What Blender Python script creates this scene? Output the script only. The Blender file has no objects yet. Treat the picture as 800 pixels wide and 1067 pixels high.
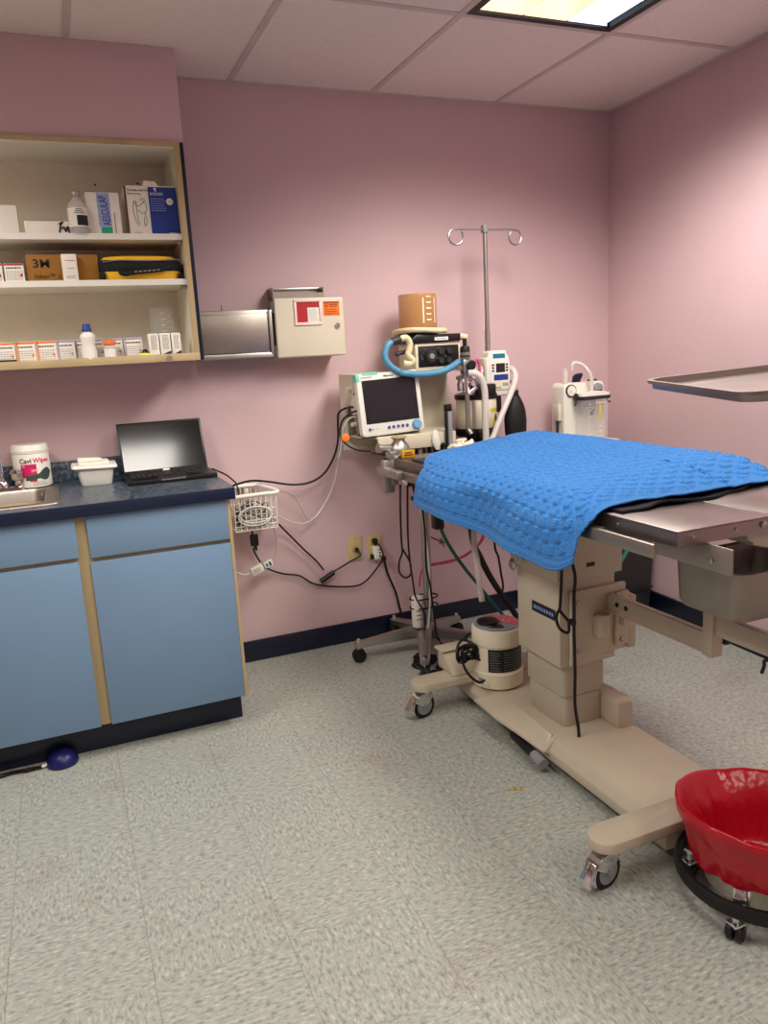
import bpy, bmesh, math, random
from mathutils import Vector, Matrix, noise
random.seed(7)
PI = math.pi
SC = bpy.context.scene
COL = SC.collection

# ---------------------------------------------------------------- camera
CAM = Vector((0.3335, -3.315, 1.3452)); YAW, PIT, ROL, FPX = 0.3883, 0.2035, -0.0547, 804.15
_f = Vector((math.sin(YAW)*math.cos(PIT), math.cos(YAW)*math.cos(PIT), -math.sin(PIT)))
_r = Vector((math.cos(YAW), -math.sin(YAW), 0)); _u = _r.cross(_f)
RT = math.cos(ROL)*_r + math.sin(ROL)*_u; UP = -math.sin(ROL)*_r + math.cos(ROL)*_u; FW = _f
cd = bpy.data.cameras.new('camera'); cam = bpy.data.objects.new('camera', cd); COL.objects.link(cam)
cd.sensor_fit = 'VERTICAL'; cd.sensor_height = 36; cd.lens = FPX*36/1067; cd.clip_start = .02
M3 = Matrix((RT, UP, -FW)).transposed(); cam.matrix_world = Matrix.Translation(CAM) @ M3.to_4x4()
SC.camera = cam

def W(u, v, **k):
    """world point on a real plane (x=, y= or z=) that a picture point was measured on"""
    d = FW + RT*(u-400)/FPX + UP*(533.5-v)/FPX
    (a, val), = k.items(); i = 'xyz'.index(a)
    return CAM + d*((val-CAM[i])/d[i])

# ---------------------------------------------------------------- materials
def lin(c):
    r = []
    for v in c:
        v /= 255; r.append(v/12.92 if v <= .04045 else ((v+.055)/1.055)**2.4)
    return (*r, 1)
MATS = {}
def mat(name, col, rough=.5, metal=0, var=.06, vscale=12, bump=0, bscale=200, bdist=.002, trans=0, ior=1.45, alpha=1, coat=0, spec=.5, emit=0, sss=0, aniso=0, stretch=None):
    if name in MATS: return MATS[name]
    m = bpy.data.materials.new(name); m.use_nodes = True; nt = m.node_tree; b = nt.nodes['Principled BSDF']
    tc = nt.nodes.new('ShaderNodeTexCoord'); src = tc.outputs['Object']
    if stretch:
        mp = nt.nodes.new('ShaderNodeMapping'); mp.inputs['Scale'].default_value = stretch
        nt.links.new(src, mp.inputs[0]); src = mp.outputs[0]
    nz = nt.nodes.new('ShaderNodeTexNoise'); nz.inputs['Scale'].default_value = vscale; nz.inputs['Detail'].default_value = 4
    nt.links.new(src, nz.inputs['Vector'])
    mr = nt.nodes.new('ShaderNodeMapRange'); mr.inputs[1].default_value = .3; mr.inputs[2].default_value = .7
    mr.inputs[3].default_value = 1-var; mr.inputs[4].default_value = 1+var
    nt.links.new(nz.outputs['Fac'], mr.inputs[0])
    mx = nt.nodes.new('ShaderNodeVectorMath'); mx.operation = 'SCALE'; mx.inputs[0].default_value = lin(col)[:3]
    nt.links.new(mr.outputs[0], mx.inputs['Scale']); nt.links.new(mx.outputs[0], b.inputs['Base Color'])
    b.inputs['Roughness'].default_value = rough; b.inputs['Metallic'].default_value = metal
    b.inputs['Transmission Weight'].default_value = trans; b.inputs['IOR'].default_value = ior
    b.inputs['Alpha'].default_value = alpha; b.inputs['Coat Weight'].default_value = coat
    b.inputs['Specular IOR Level'].default_value = spec
    if sss: b.inputs['Subsurface Weight'].default_value = sss; b.inputs['Subsurface Radius'].default_value = (.01, .008, .008)
    if emit: b.inputs['Emission Color'].default_value = lin(col); b.inputs['Emission Strength'].default_value = emit
    if bump:
        n2 = nt.nodes.new('ShaderNodeTexNoise'); n2.inputs['Scale'].default_value = bscale; n2.inputs['Detail'].default_value = 3
        nt.links.new(src, n2.inputs['Vector']); bp = nt.nodes.new('ShaderNodeBump'); bp.inputs['Strength'].default_value = bump
        bp.inputs['Distance'].default_value = bdist; nt.links.new(n2.outputs['Fac'], bp.inputs['Height']); nt.links.new(bp.outputs[0], b.inputs['Normal'])
    MATS[name] = m; return m

PINK = (208, 178, 182)
m_wall = mat('pink_wall_paint', PINK, .55, var=.025, vscale=3, bump=.12, bscale=260)
m_ceil = mat('ceiling_tile', (236, 222, 214), .9, var=.04, vscale=60, bump=.5, bscale=300)
m_grid = mat('ceiling_grid_paint', (204, 190, 184), .5)
m_navy = mat('navy_vinyl', (14, 20, 44), .3, var=.15)
m_navylam = mat('navy_laminate', (12, 27, 52), .35)
m_blue = mat('blue_laminate', (115, 144, 173), .42, var=.02, vscale=4)
m_cream = mat('cream_laminate', (236, 229, 212), .45, var=.02)
m_oak = mat('tan_edge_band', (184, 162, 122), .5, var=.1, vscale=8, stretch=(1, 1, .15))
m_white = mat('white_plastic', (232, 228, 218), .38, var=.02)
m_offwhite = mat('off_white_plastic', (224, 214, 190), .4, var=.02)
m_beige = mat('beige_enamel', (198, 187, 166), .3, var=.02)
m_beige2 = mat('beige_cabinet_enamel', (214, 204, 182), .36, var=.02)
m_black = mat('black_plastic', (16, 16, 18), .4, var=.1)
m_rubber = mat('black_rubber', (12, 12, 13), .6, var=.1)
m_cord = mat('black_cord', (10, 10, 11), .5)
m_dgrey = mat('dark_grey_plastic', (46, 44, 46), .5)
m_grey = mat('grey_plastic', (140, 142, 146), .45)
m_steel = mat('stainless_steel', (160, 152, 144), .4, 1, var=.05, vscale=30, stretch=(1, .06, 1))
m_steelt = mat('worn_steel_top', (152, 141, 138), .36, 1, var=.07, vscale=9)
m_pan = mat('dull_pan_steel', (158, 150, 142), .5, 1, var=.08, vscale=14)
m_chrome = mat('chrome', (222, 222, 224), .08, 1, var=.01)
m_alu = mat('grey_aluminium', (176, 174, 168), .38, 1, var=.04)
m_red = mat('red_bag_film', (176, 15, 34), .22, var=.1, vscale=8, bump=.7, bscale=13, bdist=.012)
m_pink = mat('pink_tubing', (214, 70, 128), .35)
m_teal = mat('green_hose', (10, 104, 88), .4)
m_bluehose = mat('blue_hose', (84, 142, 174), .35)
m_cordw = mat('white_cord', (214, 210, 204), .45)
m_cordg = mat('grey_cord', (168, 164, 158), .45)
m_hosew = mat('clear_white_hose', (232, 226, 220), .3, alpha=.74)
m_clear = mat('clear_plastic', (240, 240, 240), .08, alpha=.14, var=0)
m_clearm = mat('frosted_clear_plastic', (232, 228, 222), .2, alpha=.45, var=0)
m_amber = mat('amber_bellows_plastic', (206, 144, 14), .15, alpha=.34, var=.02)
m_creamhose = mat('cream_hose', (226, 210, 168), .5)
m_paper = mat('white_carton', (234, 228, 216), .6, var=.02)
m_brown = mat('brown_carton', (150, 100, 26), .65, var=.06)
m_yellow = mat('yellow_fabric', (246, 192, 40), .6, bump=.3)
m_blackfab = mat('black_fabric', (20, 20, 22), .8, bump=.4)
m_orange = mat('orange_print', (240, 120, 30), .5)
m_purple = mat('lilac_print', (170, 150, 190), .5)
m_ink = mat('black_ink', (24, 22, 26), .6)
m_inkb = mat('blue_ink', (60, 76, 150), .6)
m_royal = mat('royal_blue_print', (24, 54, 136), .5)
m_lblue = mat('pale_blue_print', (150, 164, 206), .5)
m_green = mat('green_print', (30, 160, 120), .5)
m_mag = mat('magenta_print', (214, 30, 100), .5)
m_maroon = mat('maroon_print', (110, 30, 52), .5)
m_redpl = mat('red_plastic', (176, 40, 40), .4)
m_pinkpl = mat('pale_pink_plastic', (232, 208, 200), .4)
m_almond = mat('almond_plate', (206, 184, 128), .4)
m_screen = mat('dark_screen_glass', (34, 30, 36), .12, var=.02)
m_lapscreen = mat('glossy_laptop_screen', (12, 12, 12), .12, var=0, spec=.75)
m_glass = mat('clear_glass', (240, 244, 244), .05, alpha=.09, var=0)
m_yel = mat('yellow_label', (214, 190, 20), .5)
m_gauze = mat('white_gauze', (236, 226, 206), .8, bump=.4)
m_dnavy = mat('navy_dome_plastic', (24, 26, 92), .35)
m_stain = mat('ochre_stain', (176, 156, 92), .6, var=.2, vscale=60)

def counter_mat():
    m = bpy.data.materials.new('speckled_blue_laminate'); m.use_nodes = True; nt = m.node_tree; b = nt.nodes['Principled BSDF']
    tc = nt.nodes.new('ShaderNodeTexCoord')
    n1 = nt.nodes.new('ShaderNodeTexNoise'); n1.inputs['Scale'].default_value = 70; n1.inputs['Detail'].default_value = 5
    nt.links.new(tc.outputs['Object'], n1.inputs['Vector'])
    cr = nt.nodes.new('ShaderNodeValToRGB'); e = cr.color_ramp.elements
    e[0].position = .36; e[0].color = lin((36, 46, 60)); e[1].position = .66; e[1].color = lin((112, 124, 134))
    x = e.new(.5); x.color = lin((68, 82, 96))
    nt.links.new(n1.outputs['Fac'], cr.inputs[0]); nt.links.new(cr.outputs[0], b.inputs['Base Color'])
    b.inputs['Roughness'].default_value = .28
    return m
m_counter = counter_mat()

def floor_mat():
    m = bpy.data.materials.new('vinyl_tile_floor'); m.use_nodes = True; nt = m.node_tree; N = nt.nodes; L = nt.links; b = N['Principled BSDF']
    tc = N.new('ShaderNodeTexCoord')
    sp = N.new('ShaderNodeSeparateXYZ'); L.new(tc.outputs['Object'], sp.inputs[0])
    def math_(op, a, bb=None):
        n = N.new('ShaderNodeMath'); n.operation = op
        for i, v in enumerate((a, bb)):
            if v is None: continue
            if isinstance(v, (int, float)): n.inputs[i].default_value = v
            else: L.new(v, n.inputs[i])
        return n.outputs[0]
    tx = math_('DIVIDE', math_('ADD', sp.outputs[0], 20*.3065-.063), .3065)
    ty = math_('DIVIDE', math_('ADD', sp.outputs[1], 20*.305+1.44), .305)
    par = math_('MODULO', math_('ADD', math_('FLOOR', tx), math_('FLOOR', ty)), 2)
    def noise_(scale, sc, detail=3, rot=0):
        mp = N.new('ShaderNodeMapping'); mp.inputs['Scale'].default_value = sc; mp.inputs['Rotation'].default_value = (0, 0, rot); L.new(tc.outputs['Object'], mp.inputs[0])
        n = N.new('ShaderNodeTexNoise'); n.inputs['Scale'].default_value = scale; n.inputs['Detail'].default_value = detail; n.inputs['Roughness'].default_value = .6
        L.new(mp.outputs[0], n.inputs[0]); return n.outputs['Fac']
    def mixf(f, a, bb):
        n = N.new('ShaderNodeMix'); n.data_type = 'FLOAT'; L.new(f, n.inputs[0]); L.new(a, n.inputs[2]); L.new(bb, n.inputs[3]); return n.outputs[0]
    na = noise_(120, (1, .42, 1)); nb = noise_(120, (.42, 1, 1))
    fl = mixf(par, na, nb)
    cr = N.new('ShaderNodeValToRGB'); e = cr.color_ramp.elements
    e[0].position = .28; e[0].color = lin((134, 138, 134)); e[1].position = .70; e[1].color = lin((214, 212, 196))
    for p, c in ((.40, (158, 163, 156)), (.47, (176, 182, 175)), (.57, (186, 189, 180))):
        x = e.new(p); x.color = lin(c)
    L.new(fl, cr.inputs[0])
    dk = mixf(par, noise_(190, (1, .5, 1), 2), noise_(190, (.5, 1, 1), 2))
    cr2 = N.new('ShaderNodeValToRGB'); e = cr2.color_ramp.elements; e[0].position = .29; e[0].color = (.6, .6, .62, 1); e[1].position = .35; e[1].color = (1, 1, 1, 1)
    L.new(dk, cr2.inputs[0])
    mu = N.new('ShaderNodeMix'); mu.data_type = 'RGBA'; mu.blend_type = 'MULTIPLY'; mu.inputs[0].default_value = 1
    L.new(cr.outputs[0], mu.inputs[6]); L.new(cr2.outputs[0], mu.inputs[7])
    # pinkish worn patches
    cr3 = N.new('ShaderNodeValToRGB'); e = cr3.color_ramp.elements; e[0].position = .6; e[0].color = (1, 1, 1, 1); e[1].position = .75; e[1].color = (.93, .84, .84, 1)
    L.new(noise_(3.2, (1, 1, 1), 2), cr3.inputs[0])
    mv = N.new('ShaderNodeMix'); mv.data_type = 'RGBA'; mv.blend_type = 'MULTIPLY'; mv.inputs[0].default_value = 1
    L.new(mu.outputs[2], mv.inputs[6]); L.new(cr3.outputs[0], mv.inputs[7])
    # seams
    fx = math_('FRACT', tx); fy = math_('FRACT', ty)
    ex = math_('MINIMUM', fx, math_('SUBTRACT', 1, fx)); ey = math_('MINIMUM', fy, math_('SUBTRACT', 1, fy))
    sx = math_('LESS_THAN', ex, .0035); sy = math_('MULTIPLY', math_('LESS_THAN', ey, .003), .5)
    sm = math_('MULTIPLY', math_('MAXIMUM', sx, sy), .42)
    ms = N.new('ShaderNodeMix'); ms.data_type = 'RGBA'; L.new(sm, ms.inputs[0]); L.new(mv.outputs[2], ms.inputs[6]); ms.inputs[7].default_value = lin((100, 96, 84))
    L.new(ms.outputs[2], b.inputs['Base Color'])
    b.inputs['Roughness'].default_value = .38
    return m
m_floor = floor_mat()

# ---------------------------------------------------------------- mesh builder
class B:
    def __init__(s): s.bm = bmesh.new()
    def box(s, x0, x1, y0, y1, z0, z1, bev=0, seg=2, M=None):
        r = bmesh.ops.create_cube(s.bm, size=1); vs = r['verts']
        for v in vs: v.co = Vector(((x0+x1)/2+v.co.x*(x1-x0), (y0+y1)/2+v.co.y*(y1-y0), (z0+z1)/2+v.co.z*(z1-z0)))
        if bev:
            es = list({e for v in vs for e in v.link_edges})
            bev = min(bev, .49*min(abs(x1-x0), abs(y1-y0), abs(z1-z0)))
            r = bmesh.ops.bevel(s.bm, geom=es, offset=bev, segments=seg, profile=.5, affect='EDGES')
            vs = r['verts'] if not M else list({v for f in r['faces'] for v in f.verts} | {v for v in vs if v.is_valid})
        if M:
            for v in vs: v.co = M @ v.co
        return s
    def ring_faces(s, rings, closed_u=True, cap0=True, cap1=True, closed_v=False):
        n = len(rings[0]); R = len(rings)
        for i in range(R if closed_v else R-1):
            a, b = rings[i], rings[(i+1) % R]
            for j in range(n if closed_u else n-1):
                k = (j+1) % n
                try: s.bm.faces.new((a[j], a[k], b[k], b[j]))
                except ValueError: pass
        if not closed_v:
            if cap0 and n > 2: s.bm.faces.new(rings[0][::-1])
            if cap1 and n > 2: s.bm.faces.new(rings[-1])
    def cyl(s, p0, p1, r, r2=None, n=24, cap=True):
        p0, p1 = Vector(p0), Vector(p1); r2 = r if r2 is None else r2
        d = (p1-p0).normalized(); a = d.orthogonal().normalized(); b = d.cross(a)
        rings = []
        for p, rr in ((p0, r), (p1, r2)):
            rings.append([s.bm.verts.new(p+a*math.cos(t)*rr+b*math.sin(t)*rr) for t in [2*PI*i/n for i in range(n)]])
        s.ring_faces(rings, cap0=cap, cap1=cap); return s
    def lathe(s, prof, c=(0, 0, 0), n=36, axis=None, cap0=True, cap1=True):
        c = Vector(c); q = Matrix.Identity(3)
        if axis: q = Vector((0, 0, 1)).rotation_difference(Vector(axis).normalized()).to_matrix()
        rings = [[s.bm.verts.new(c+q @ Vector((max(r, .0002)*math.cos(2*PI*i/n), max(r, .0002)*math.sin(2*PI*i/n), z))) for i in range(n)] for r, z in prof]
        s.ring_faces(rings, cap0=cap0, cap1=cap1); return s
    def tube(s, pts, r, n=8, smooth=6, closed=False, flat=None, ripple=0):
        pts = [Vector(p) for p in pts]
        if smooth and len(pts) > 2:
            out = []; m = len(pts)
            for i in range(m if closed else m-1):
                if closed: p0, p1, p2, p3 = pts[i-1], pts[i], pts[(i+1) % m], pts[(i+2) % m]
                else: p0, p1, p2, p3 = pts[max(i-1, 0)], pts[i], pts[i+1], pts[min(i+2, m-1)]
                for k in range(smooth):
                    t = k/smooth
                    out.append(.5*((2*p1)+(p2-p0)*t+(2*p0-5*p1+4*p2-p3)*t*t+(3*p1-p0-3*p2+p3)*t**3))
            if not closed: out.append(pts[-1])
            pts = out
        m = len(pts); rings = []; a = None
        for i, p in enumerate(pts):
            if closed: d = pts[(i+1) % m]-pts[i-1]
            else: d = pts[min(i+1, m-1)]-pts[max(i-1, 0)]
            if d.length < 1e-9: d = Vector((0, 0, 1))
            d.normalize()
            if a is None: a = d.orthogonal().normalized() if not flat else (Vector(flat)-d*d.dot(Vector(flat))).normalized()
            else:
                a = (a-d*d.dot(a))
                a = a.normalized() if a.length > 1e-6 else d.orthogonal().normalized()
            b = d.cross(a); rr = r*(1+ripple*(1 if i % 2 else -1))
            ra, rb = (rr, rr) if not flat else (r, r*.25)
            rings.append([s.bm.verts.new(p+a*math.cos(2*PI*j/n)*ra+b*math.sin(2*PI*j/n)*rb) for j in range(n)])
        s.ring_faces(rings, closed_v=closed); return s
    def prism(s, poly, axis, d0, d1, bev=0, seg=2):
        """extrude a 2-D outline: axis 'x' takes (y,z), 'y' takes (x,z), 'z' takes (x,y)"""
        def P(p, d): return {'x': (d, p[0], p[1]), 'y': (p[0], d, p[1]), 'z': (p[0], p[1], d)}[axis]
        r0 = [s.bm.verts.new(P(p, d0)) for p in poly]; r1 = [s.bm.verts.new(P(p, d1)) for p in poly]
        s.ring_faces([r0, r1])
        if bev:
            es = list({e for v in r0+r1 for e in v.link_edges})
            bmesh.ops.bevel(s.bm, geom=es, offset=bev, segments=seg, profile=.5, affect='EDGES')
        return s
    def sphere(s, c, r, sc=(1, 1, 1), n=20):
        q = bmesh.ops.create_uvsphere(s.bm, u_segments=n, v_segments=n//2+2, radius=r)
        for v in q['verts']: v.co = Vector(c)+Vector((v.co.x*sc[0], v.co.y*sc[1], v.co.z*sc[2]))
        return s
    def loft(s, loops, cap0=True, cap1=True):
        rings = [[s.bm.verts.new(p) for p in l] for l in loops]; s.ring_faces(rings, cap0=cap0, cap1=cap1); return s
    def grid(s, rows, uv=None):
        vs = [[s.bm.verts.new(p) for p in r] for r in rows]
        for i in range(len(vs)-1):
            for j in range(len(vs[0])-1): s.bm.faces.new((vs[i][j], vs[i][j+1], vs[i+1][j+1], vs[i+1][j]))
        return vs
    def xform(s, M):
        for v in s.bm.verts: v.co = M @ v.co
        return s

def rrect(x0, x1, y0, y1, r, n=5):
    out = []
    for cx, cy, a0 in ((x1-r, y1-r, 0), (x0+r, y1-r, PI/2), (x0+r, y0+r, PI), (x1-r, y0+r, 1.5*PI)):
        for i in range(n+1): out.append((cx+r*math.cos(a0+PI/2*i/n), cy+r*math.sin(a0+PI/2*i/n)))
    return out

ORG = {}
def tag(o, label=None, cat=None, group=None, kind=None):
    if label: o['label'] = label
    if cat: o['category'] = cat
    if group: o['group'] = group
    if kind: o['kind'] = kind
    return o
def thing(name, label, cat, loc=(0, 0, 0), group=None, rz=0):
    o = bpy.data.objects.new(name, None); COL.objects.link(o); o.location = loc; o.rotation_euler = (0, 0, rz)
    o.empty_display_size = .05; ORG[o] = Vector(loc); return tag(o, label, cat, group)
def obj(name, b, m, parent=None, label=None, kind=None, sharp=.7, recalc=True, org=None, smooth=True):
    bm = b.bm if isinstance(b, B) else b
    if recalc: bmesh.ops.recalc_face_normals(bm, faces=bm.faces[:])
    if parent is not None: o0 = ORG[parent]
    elif org is not None: o0 = Vector(org)
    else:
        xs = [v.co for v in bm.verts]
        o0 = Vector(((min(p.x for p in xs)+max(p.x for p in xs))/2, (min(p.y for p in xs)+max(p.y for p in xs))/2, min(p.z for p in xs)))
    for v in bm.verts: v.co = v.co-o0
    me = bpy.data.meshes.new(name); bm.to_mesh(me); bm.free()
    if smooth:
        for p in me.polygons: p.use_smooth = True
        me.set_sharp_from_angle(angle=sharp)
    for mm in (m if isinstance(m, (list, tuple)) else [m]): me.materials.append(mm)
    o = bpy.data.objects.new(name, me); COL.objects.link(o)
    if parent is not None: o.parent = parent
    else: o.location = o0
    ORG[o] = o0
    if label: o['label'] = label
    if kind: o['kind'] = kind
    return o
def struct(name, b, m, **k):
    return obj(name, b, m, kind='structure', org=(0, 0, 0), **k)
def item(name, b, m, label, cat, group=None, **k):
    return tag(obj(name, b, m, **k), label, cat, group)
def dup(root, loc, rz=None, label=None, rename=None):
    r = root.copy(); COL.objects.link(r); r.location = loc
    if rz is not None: r.rotation_euler = (0, 0, rz)
    if label: r['label'] = label
    for ch in list(root.children):
        c = ch.copy(); COL.objects.link(c); c.parent = r
        for g in list(ch.children):
            d = g.copy(); COL.objects.link(d); d.parent = c
    return r
def text(name, s, size, m, parent, o, ang=0, sx=1, ext=.0004, bold=0, label=None, depth_axis='y', align='LEFT', M=None):
    """lettering standing on a face that looks towards -y (or M)"""
    cu = bpy.data.curves.new(name, 'FONT'); cu.body = s; cu.size = size; cu.extrude = ext; cu.offset = bold*size; cu.align_x = align; cu.resolution_u = 3
    t = bpy.data.objects.new('tmp', cu); COL.objects.link(t); dg = bpy.context.evaluated_depsgraph_get(); dg.update()
    me = bpy.data.meshes.new_from_object(t.evaluated_get(dg)); bpy.data.objects.remove(t); bpy.data.curves.remove(cu)
    if M is None: M = Matrix.Translation(Vector(o)) @ Matrix(((1, 0, 0, 0), (0, 0, -1, 0), (0, 1, 0, 0), (0, 0, 0, 1)))
    else: M = Matrix.Translation(Vector(o)) @ M
    M = M @ Matrix.Rotation(ang, 4, 'Z') @ Matrix.Diagonal((sx, 1, 1, 1))
    bm = bmesh.new(); bm.from_mesh(me); bpy.data.meshes.remove(me)
    for v in bm.verts: v.co = M @ v.co
    return obj(name, bm, m, parent, label=label, recalc=False, smooth=False)
def caster(parent, x, y, top, yaw=0, wr=.045, brake=True):
    """swivel caster: chrome hood over the tyre, hub and a brake pedal in front"""
    T = Matrix.Translation((x, y, 0)) @ Matrix.Rotation(yaw, 4, 'Z'); k = wr/.045; ox = .016*k
    f = B(); f.cyl((0, 0, top-.016*k), (0, 0, top), .024*k, n=24); f.cyl((0, 0, top-.024*k), (0, 0, top-.016*k), .019*k, n=24)
    n = 10; loops = []
    for i in range(n+1):                       # hood: an arched strip bent round the wheel
        a = math.radians(-25+i*165/n); r0, r1 = wr*1.08, wr*1.16
        c = Vector((ox, 0, wr)); d = Vector((math.cos(a), 0, math.sin(a)))
        loops.append([c+d*r+Vector((0, q, 0)) for r, q in ((r0, -.017*k), (r0, .017*k), (r1, .0165*k), (r1, -.0165*k))])
    f.loft(loops)
    for sy in (-1, 1):
        pts = [(ox+wr*1.15*math.cos(math.radians(a)), wr+wr*1.15*math.sin(math.radians(a))) for a in range(30, 142, 11)]+[(ox-.008*k, wr+.004*k), (ox-.004*k, wr-.007*k), (ox+.006*k, wr-.007*k), (ox+.012*k, wr+.004*k)]
        f.prism(pts, 'y', sy*.0165*k, sy*.0185*k)
    f.xform(T); obj('caster_fork', f, m_chrome, parent, label='chrome caster hood')
    w = B(); w.lathe([(wr*.62, -.0135*k), (wr*.94, -.0135*k), (wr, -.009*k), (wr, .009*k), (wr*.94, .0135*k), (wr*.62, .0135*k)], (ox, 0, wr), 32, axis=(0, 1, 0)); w.xform(T)
    obj('caster_wheel', w, m_rubber, parent)
    h = B(); h.cyl((ox, -.0145*k, wr), (ox, .0145*k, wr), wr*.7, n=24); h.cyl((ox, -.022*k, wr), (ox, .022*k, wr), wr*.16, n=14); h.xform(T); obj('caster_hub', h, m_grey, parent)
    if brake:
        p = B(); p.prism([(ox+wr*.75, wr*1.75), (ox+wr*.95, wr*1.8), (ox+wr*1.55, wr*1.0), (ox+wr*1.5, wr*.55), (ox+wr*1.38, wr*.55), (ox+wr*1.38, wr*.95)], 'y', -.015*k, .015*k, .002*k); p.xform(T)
        obj('brake_pedal', p, m_chrome, parent)
# ================================================================ room shell
H = 2.434; XR = 2.992; SK = -.045     # right wall runs very slightly out of square
XL, YF = -1.9, -5.2
def xr(y): return XR+SK*(-y)
b = B(); b.box(XL, XR+.1, YF, .1, -.08, 0); struct('floor', b, m_floor)
b = B(); b.box(XL-.1, XR+.1, 0, .12, 0, H); struct('wall_back', b, m_wall)
b = B(); b.prism([(xr(0)+.0, .0), (XR+.3, 0), (XR+.3, YF), (xr(YF), YF)], 'z', 0, H); struct('wall_right', b, m_wall)
b = B(); b.box(XL-.12, XL, YF, .0, 0, H); struct('wall_left', b, m_wall)
b = B(); b.box(XL, XR, YF-.12, YF, 0, H); struct('wall_front', b, m_wall)
# soffit above the wall cabinet
b = B(); b.box(XL, .868, -.293, 0, 2.121, H, .003); struct('trim_1', b, m_wall)
# baseboards
b = B(); b.box(.84, XR, -.012, 0, 0, .098, .004); struct('baseboard_back', b, m_navy)
b = B(); b.prism([(xr(-.012)-.012, -.012), (xr(0), 0), (xr(YF), YF), (xr(YF)-.012, YF)], 'z', 0, .098); struct('baseboard_right', b, m_navy)
# suspended ceiling: slab pieces round the luminaire openings, and the tee grid
gx = [1.123+.61*k for k in range(-5, 4)]; gy = [-.81-1.22*k for k in range(0, 4)]
TROF = [(1.733, 2.343, -2.03, -.81), (.513, 1.123, -3.25, -2.03), (-.707, -.097, -2.03, -.81), (1.733, 2.343, -4.47, -3.25)]
b = B()
ys = [0]+gy+[YF]; xs = [XL]+[g for g in gx if XL < g < XR-.06]+[XR]
for i in range(len(xs)-1):
    for j in range(len(ys)-1):
        cx, cy = (xs[i]+xs[i+1])/2, (ys[j]+ys[j+1])/2
        if any(t[0] < cx < t[1] and t[2] < cy < t[3] for t in TROF): continue
        b.box(xs[i], xs[i+1], ys[j+1], ys[j], H, H+.016)
b.box(XL, XR, YF, 0, H+.2, H+.22)
struct('ceiling', b, m_ceil)
b = B(); w = .012
for g in xs[1:-1]: b.box(g-w, g+w, YF, 0, H-.003, H+.02)
for g in gy: b.box(XL, XR, g-w, g+w, H-.0035, H+.019)
b.box(XL, XR, -.02, 0, H-.004, H+.01); b.prism([(xr(0)-.02, 0), (xr(0), 0), (xr(YF), YF), (xr(YF)-.02, YF)], 'z', H-.0042, H+.01)
struct('trim_2', b, m_grid)

# ---------------------------------------------------------------- luminaires
m_frame = mat('black_lamp_frame', (18, 16, 16), .4)
m_blade = mat('lamp_cell_divider', (236, 232, 224), .3)
def cellmat(name, c, e):
    m = bpy.data.materials.new(name); m.use_nodes = True; nt = m.node_tree; p = nt.nodes['Principled BSDF']
    tc = nt.nodes.new('ShaderNodeTexCoord'); nz = nt.nodes.new('ShaderNodeTexNoise'); nz.inputs['Scale'].default_value = 5
    nt.links.new(tc.outputs['Object'], nz.inputs[0])
    mr = nt.nodes.new('ShaderNodeMapRange'); mr.inputs[1].default_value = .3; mr.inputs[2].default_value = .7; mr.inputs[3].default_value = e*.75; mr.inputs[4].default_value = e*1.25
    nt.links.new(nz.outputs[0], mr.inputs[0]); nt.links.new(mr.outputs[0], p.inputs['Emission Strength'])
    p.inputs['Base Color'].default_value = lin(c); p.inputs['Emission Color'].default_value = lin(c); p.inputs['Roughness'].default_value = .4
    return m
m_cellw = cellmat('warm_lamp_cell', (255, 236, 206), .75); m_cellc = cellmat('cool_lamp_cell', (222, 236, 255), .85)
def batwing(ld):
    # louvred fluorescent luminaire: most light leaves at 40-60 degrees, none near the horizontal
    ld.use_nodes = True; nt = ld.node_tree; em = nt.nodes['Emission']; g = nt.nodes.new('ShaderNodeNewGeometry')
    dt = nt.nodes.new('ShaderNodeVectorMath'); dt.operation = 'DOT_PRODUCT'; nt.links.new(g.outputs['Incoming'], dt.inputs[0]); nt.links.new(g.outputs['Normal'], dt.inputs[1])
    ab = nt.nodes.new('ShaderNodeMath'); ab.operation = 'ABSOLUTE'; nt.links.new(dt.outputs['Value'], ab.inputs[0])
    cr = nt.nodes.new('ShaderNodeValToRGB'); e = cr.color_ramp.elements; cr.color_ramp.interpolation = 'LINEAR'
    e[0].position = .26; e[0].color = (0, 0, 0, 1); e[1].position = 1; e[1].color = (.34, .34, .34, 1)
    for p, v in ((.40, .34), (.52, .85), (.62, 1), (.72, .8), (.86, .45)):
        x = e.new(p); x.color = (v, v, v, 1)
    nt.links.new(ab.outputs[0], cr.inputs[0]); ml = nt.nodes.new('ShaderNodeMath'); ml.operation = 'MULTIPLY'; ml.inputs[1].default_value = 1.7
    nt.links.new(cr.outputs[0], ml.inputs[0]); nt.links.new(ml.outputs[0], em.inputs['Strength'])
LAMPE = (39, 23, 27, 16)
LCOL = (1.0, .955, .88)
lamps = ['ceiling light panel with black frame above the surgery table', 'ceiling light panel above the open floor before the counter',
         'ceiling light panel over the far left of the room', 'ceiling light panel in the near right of the room']
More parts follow.
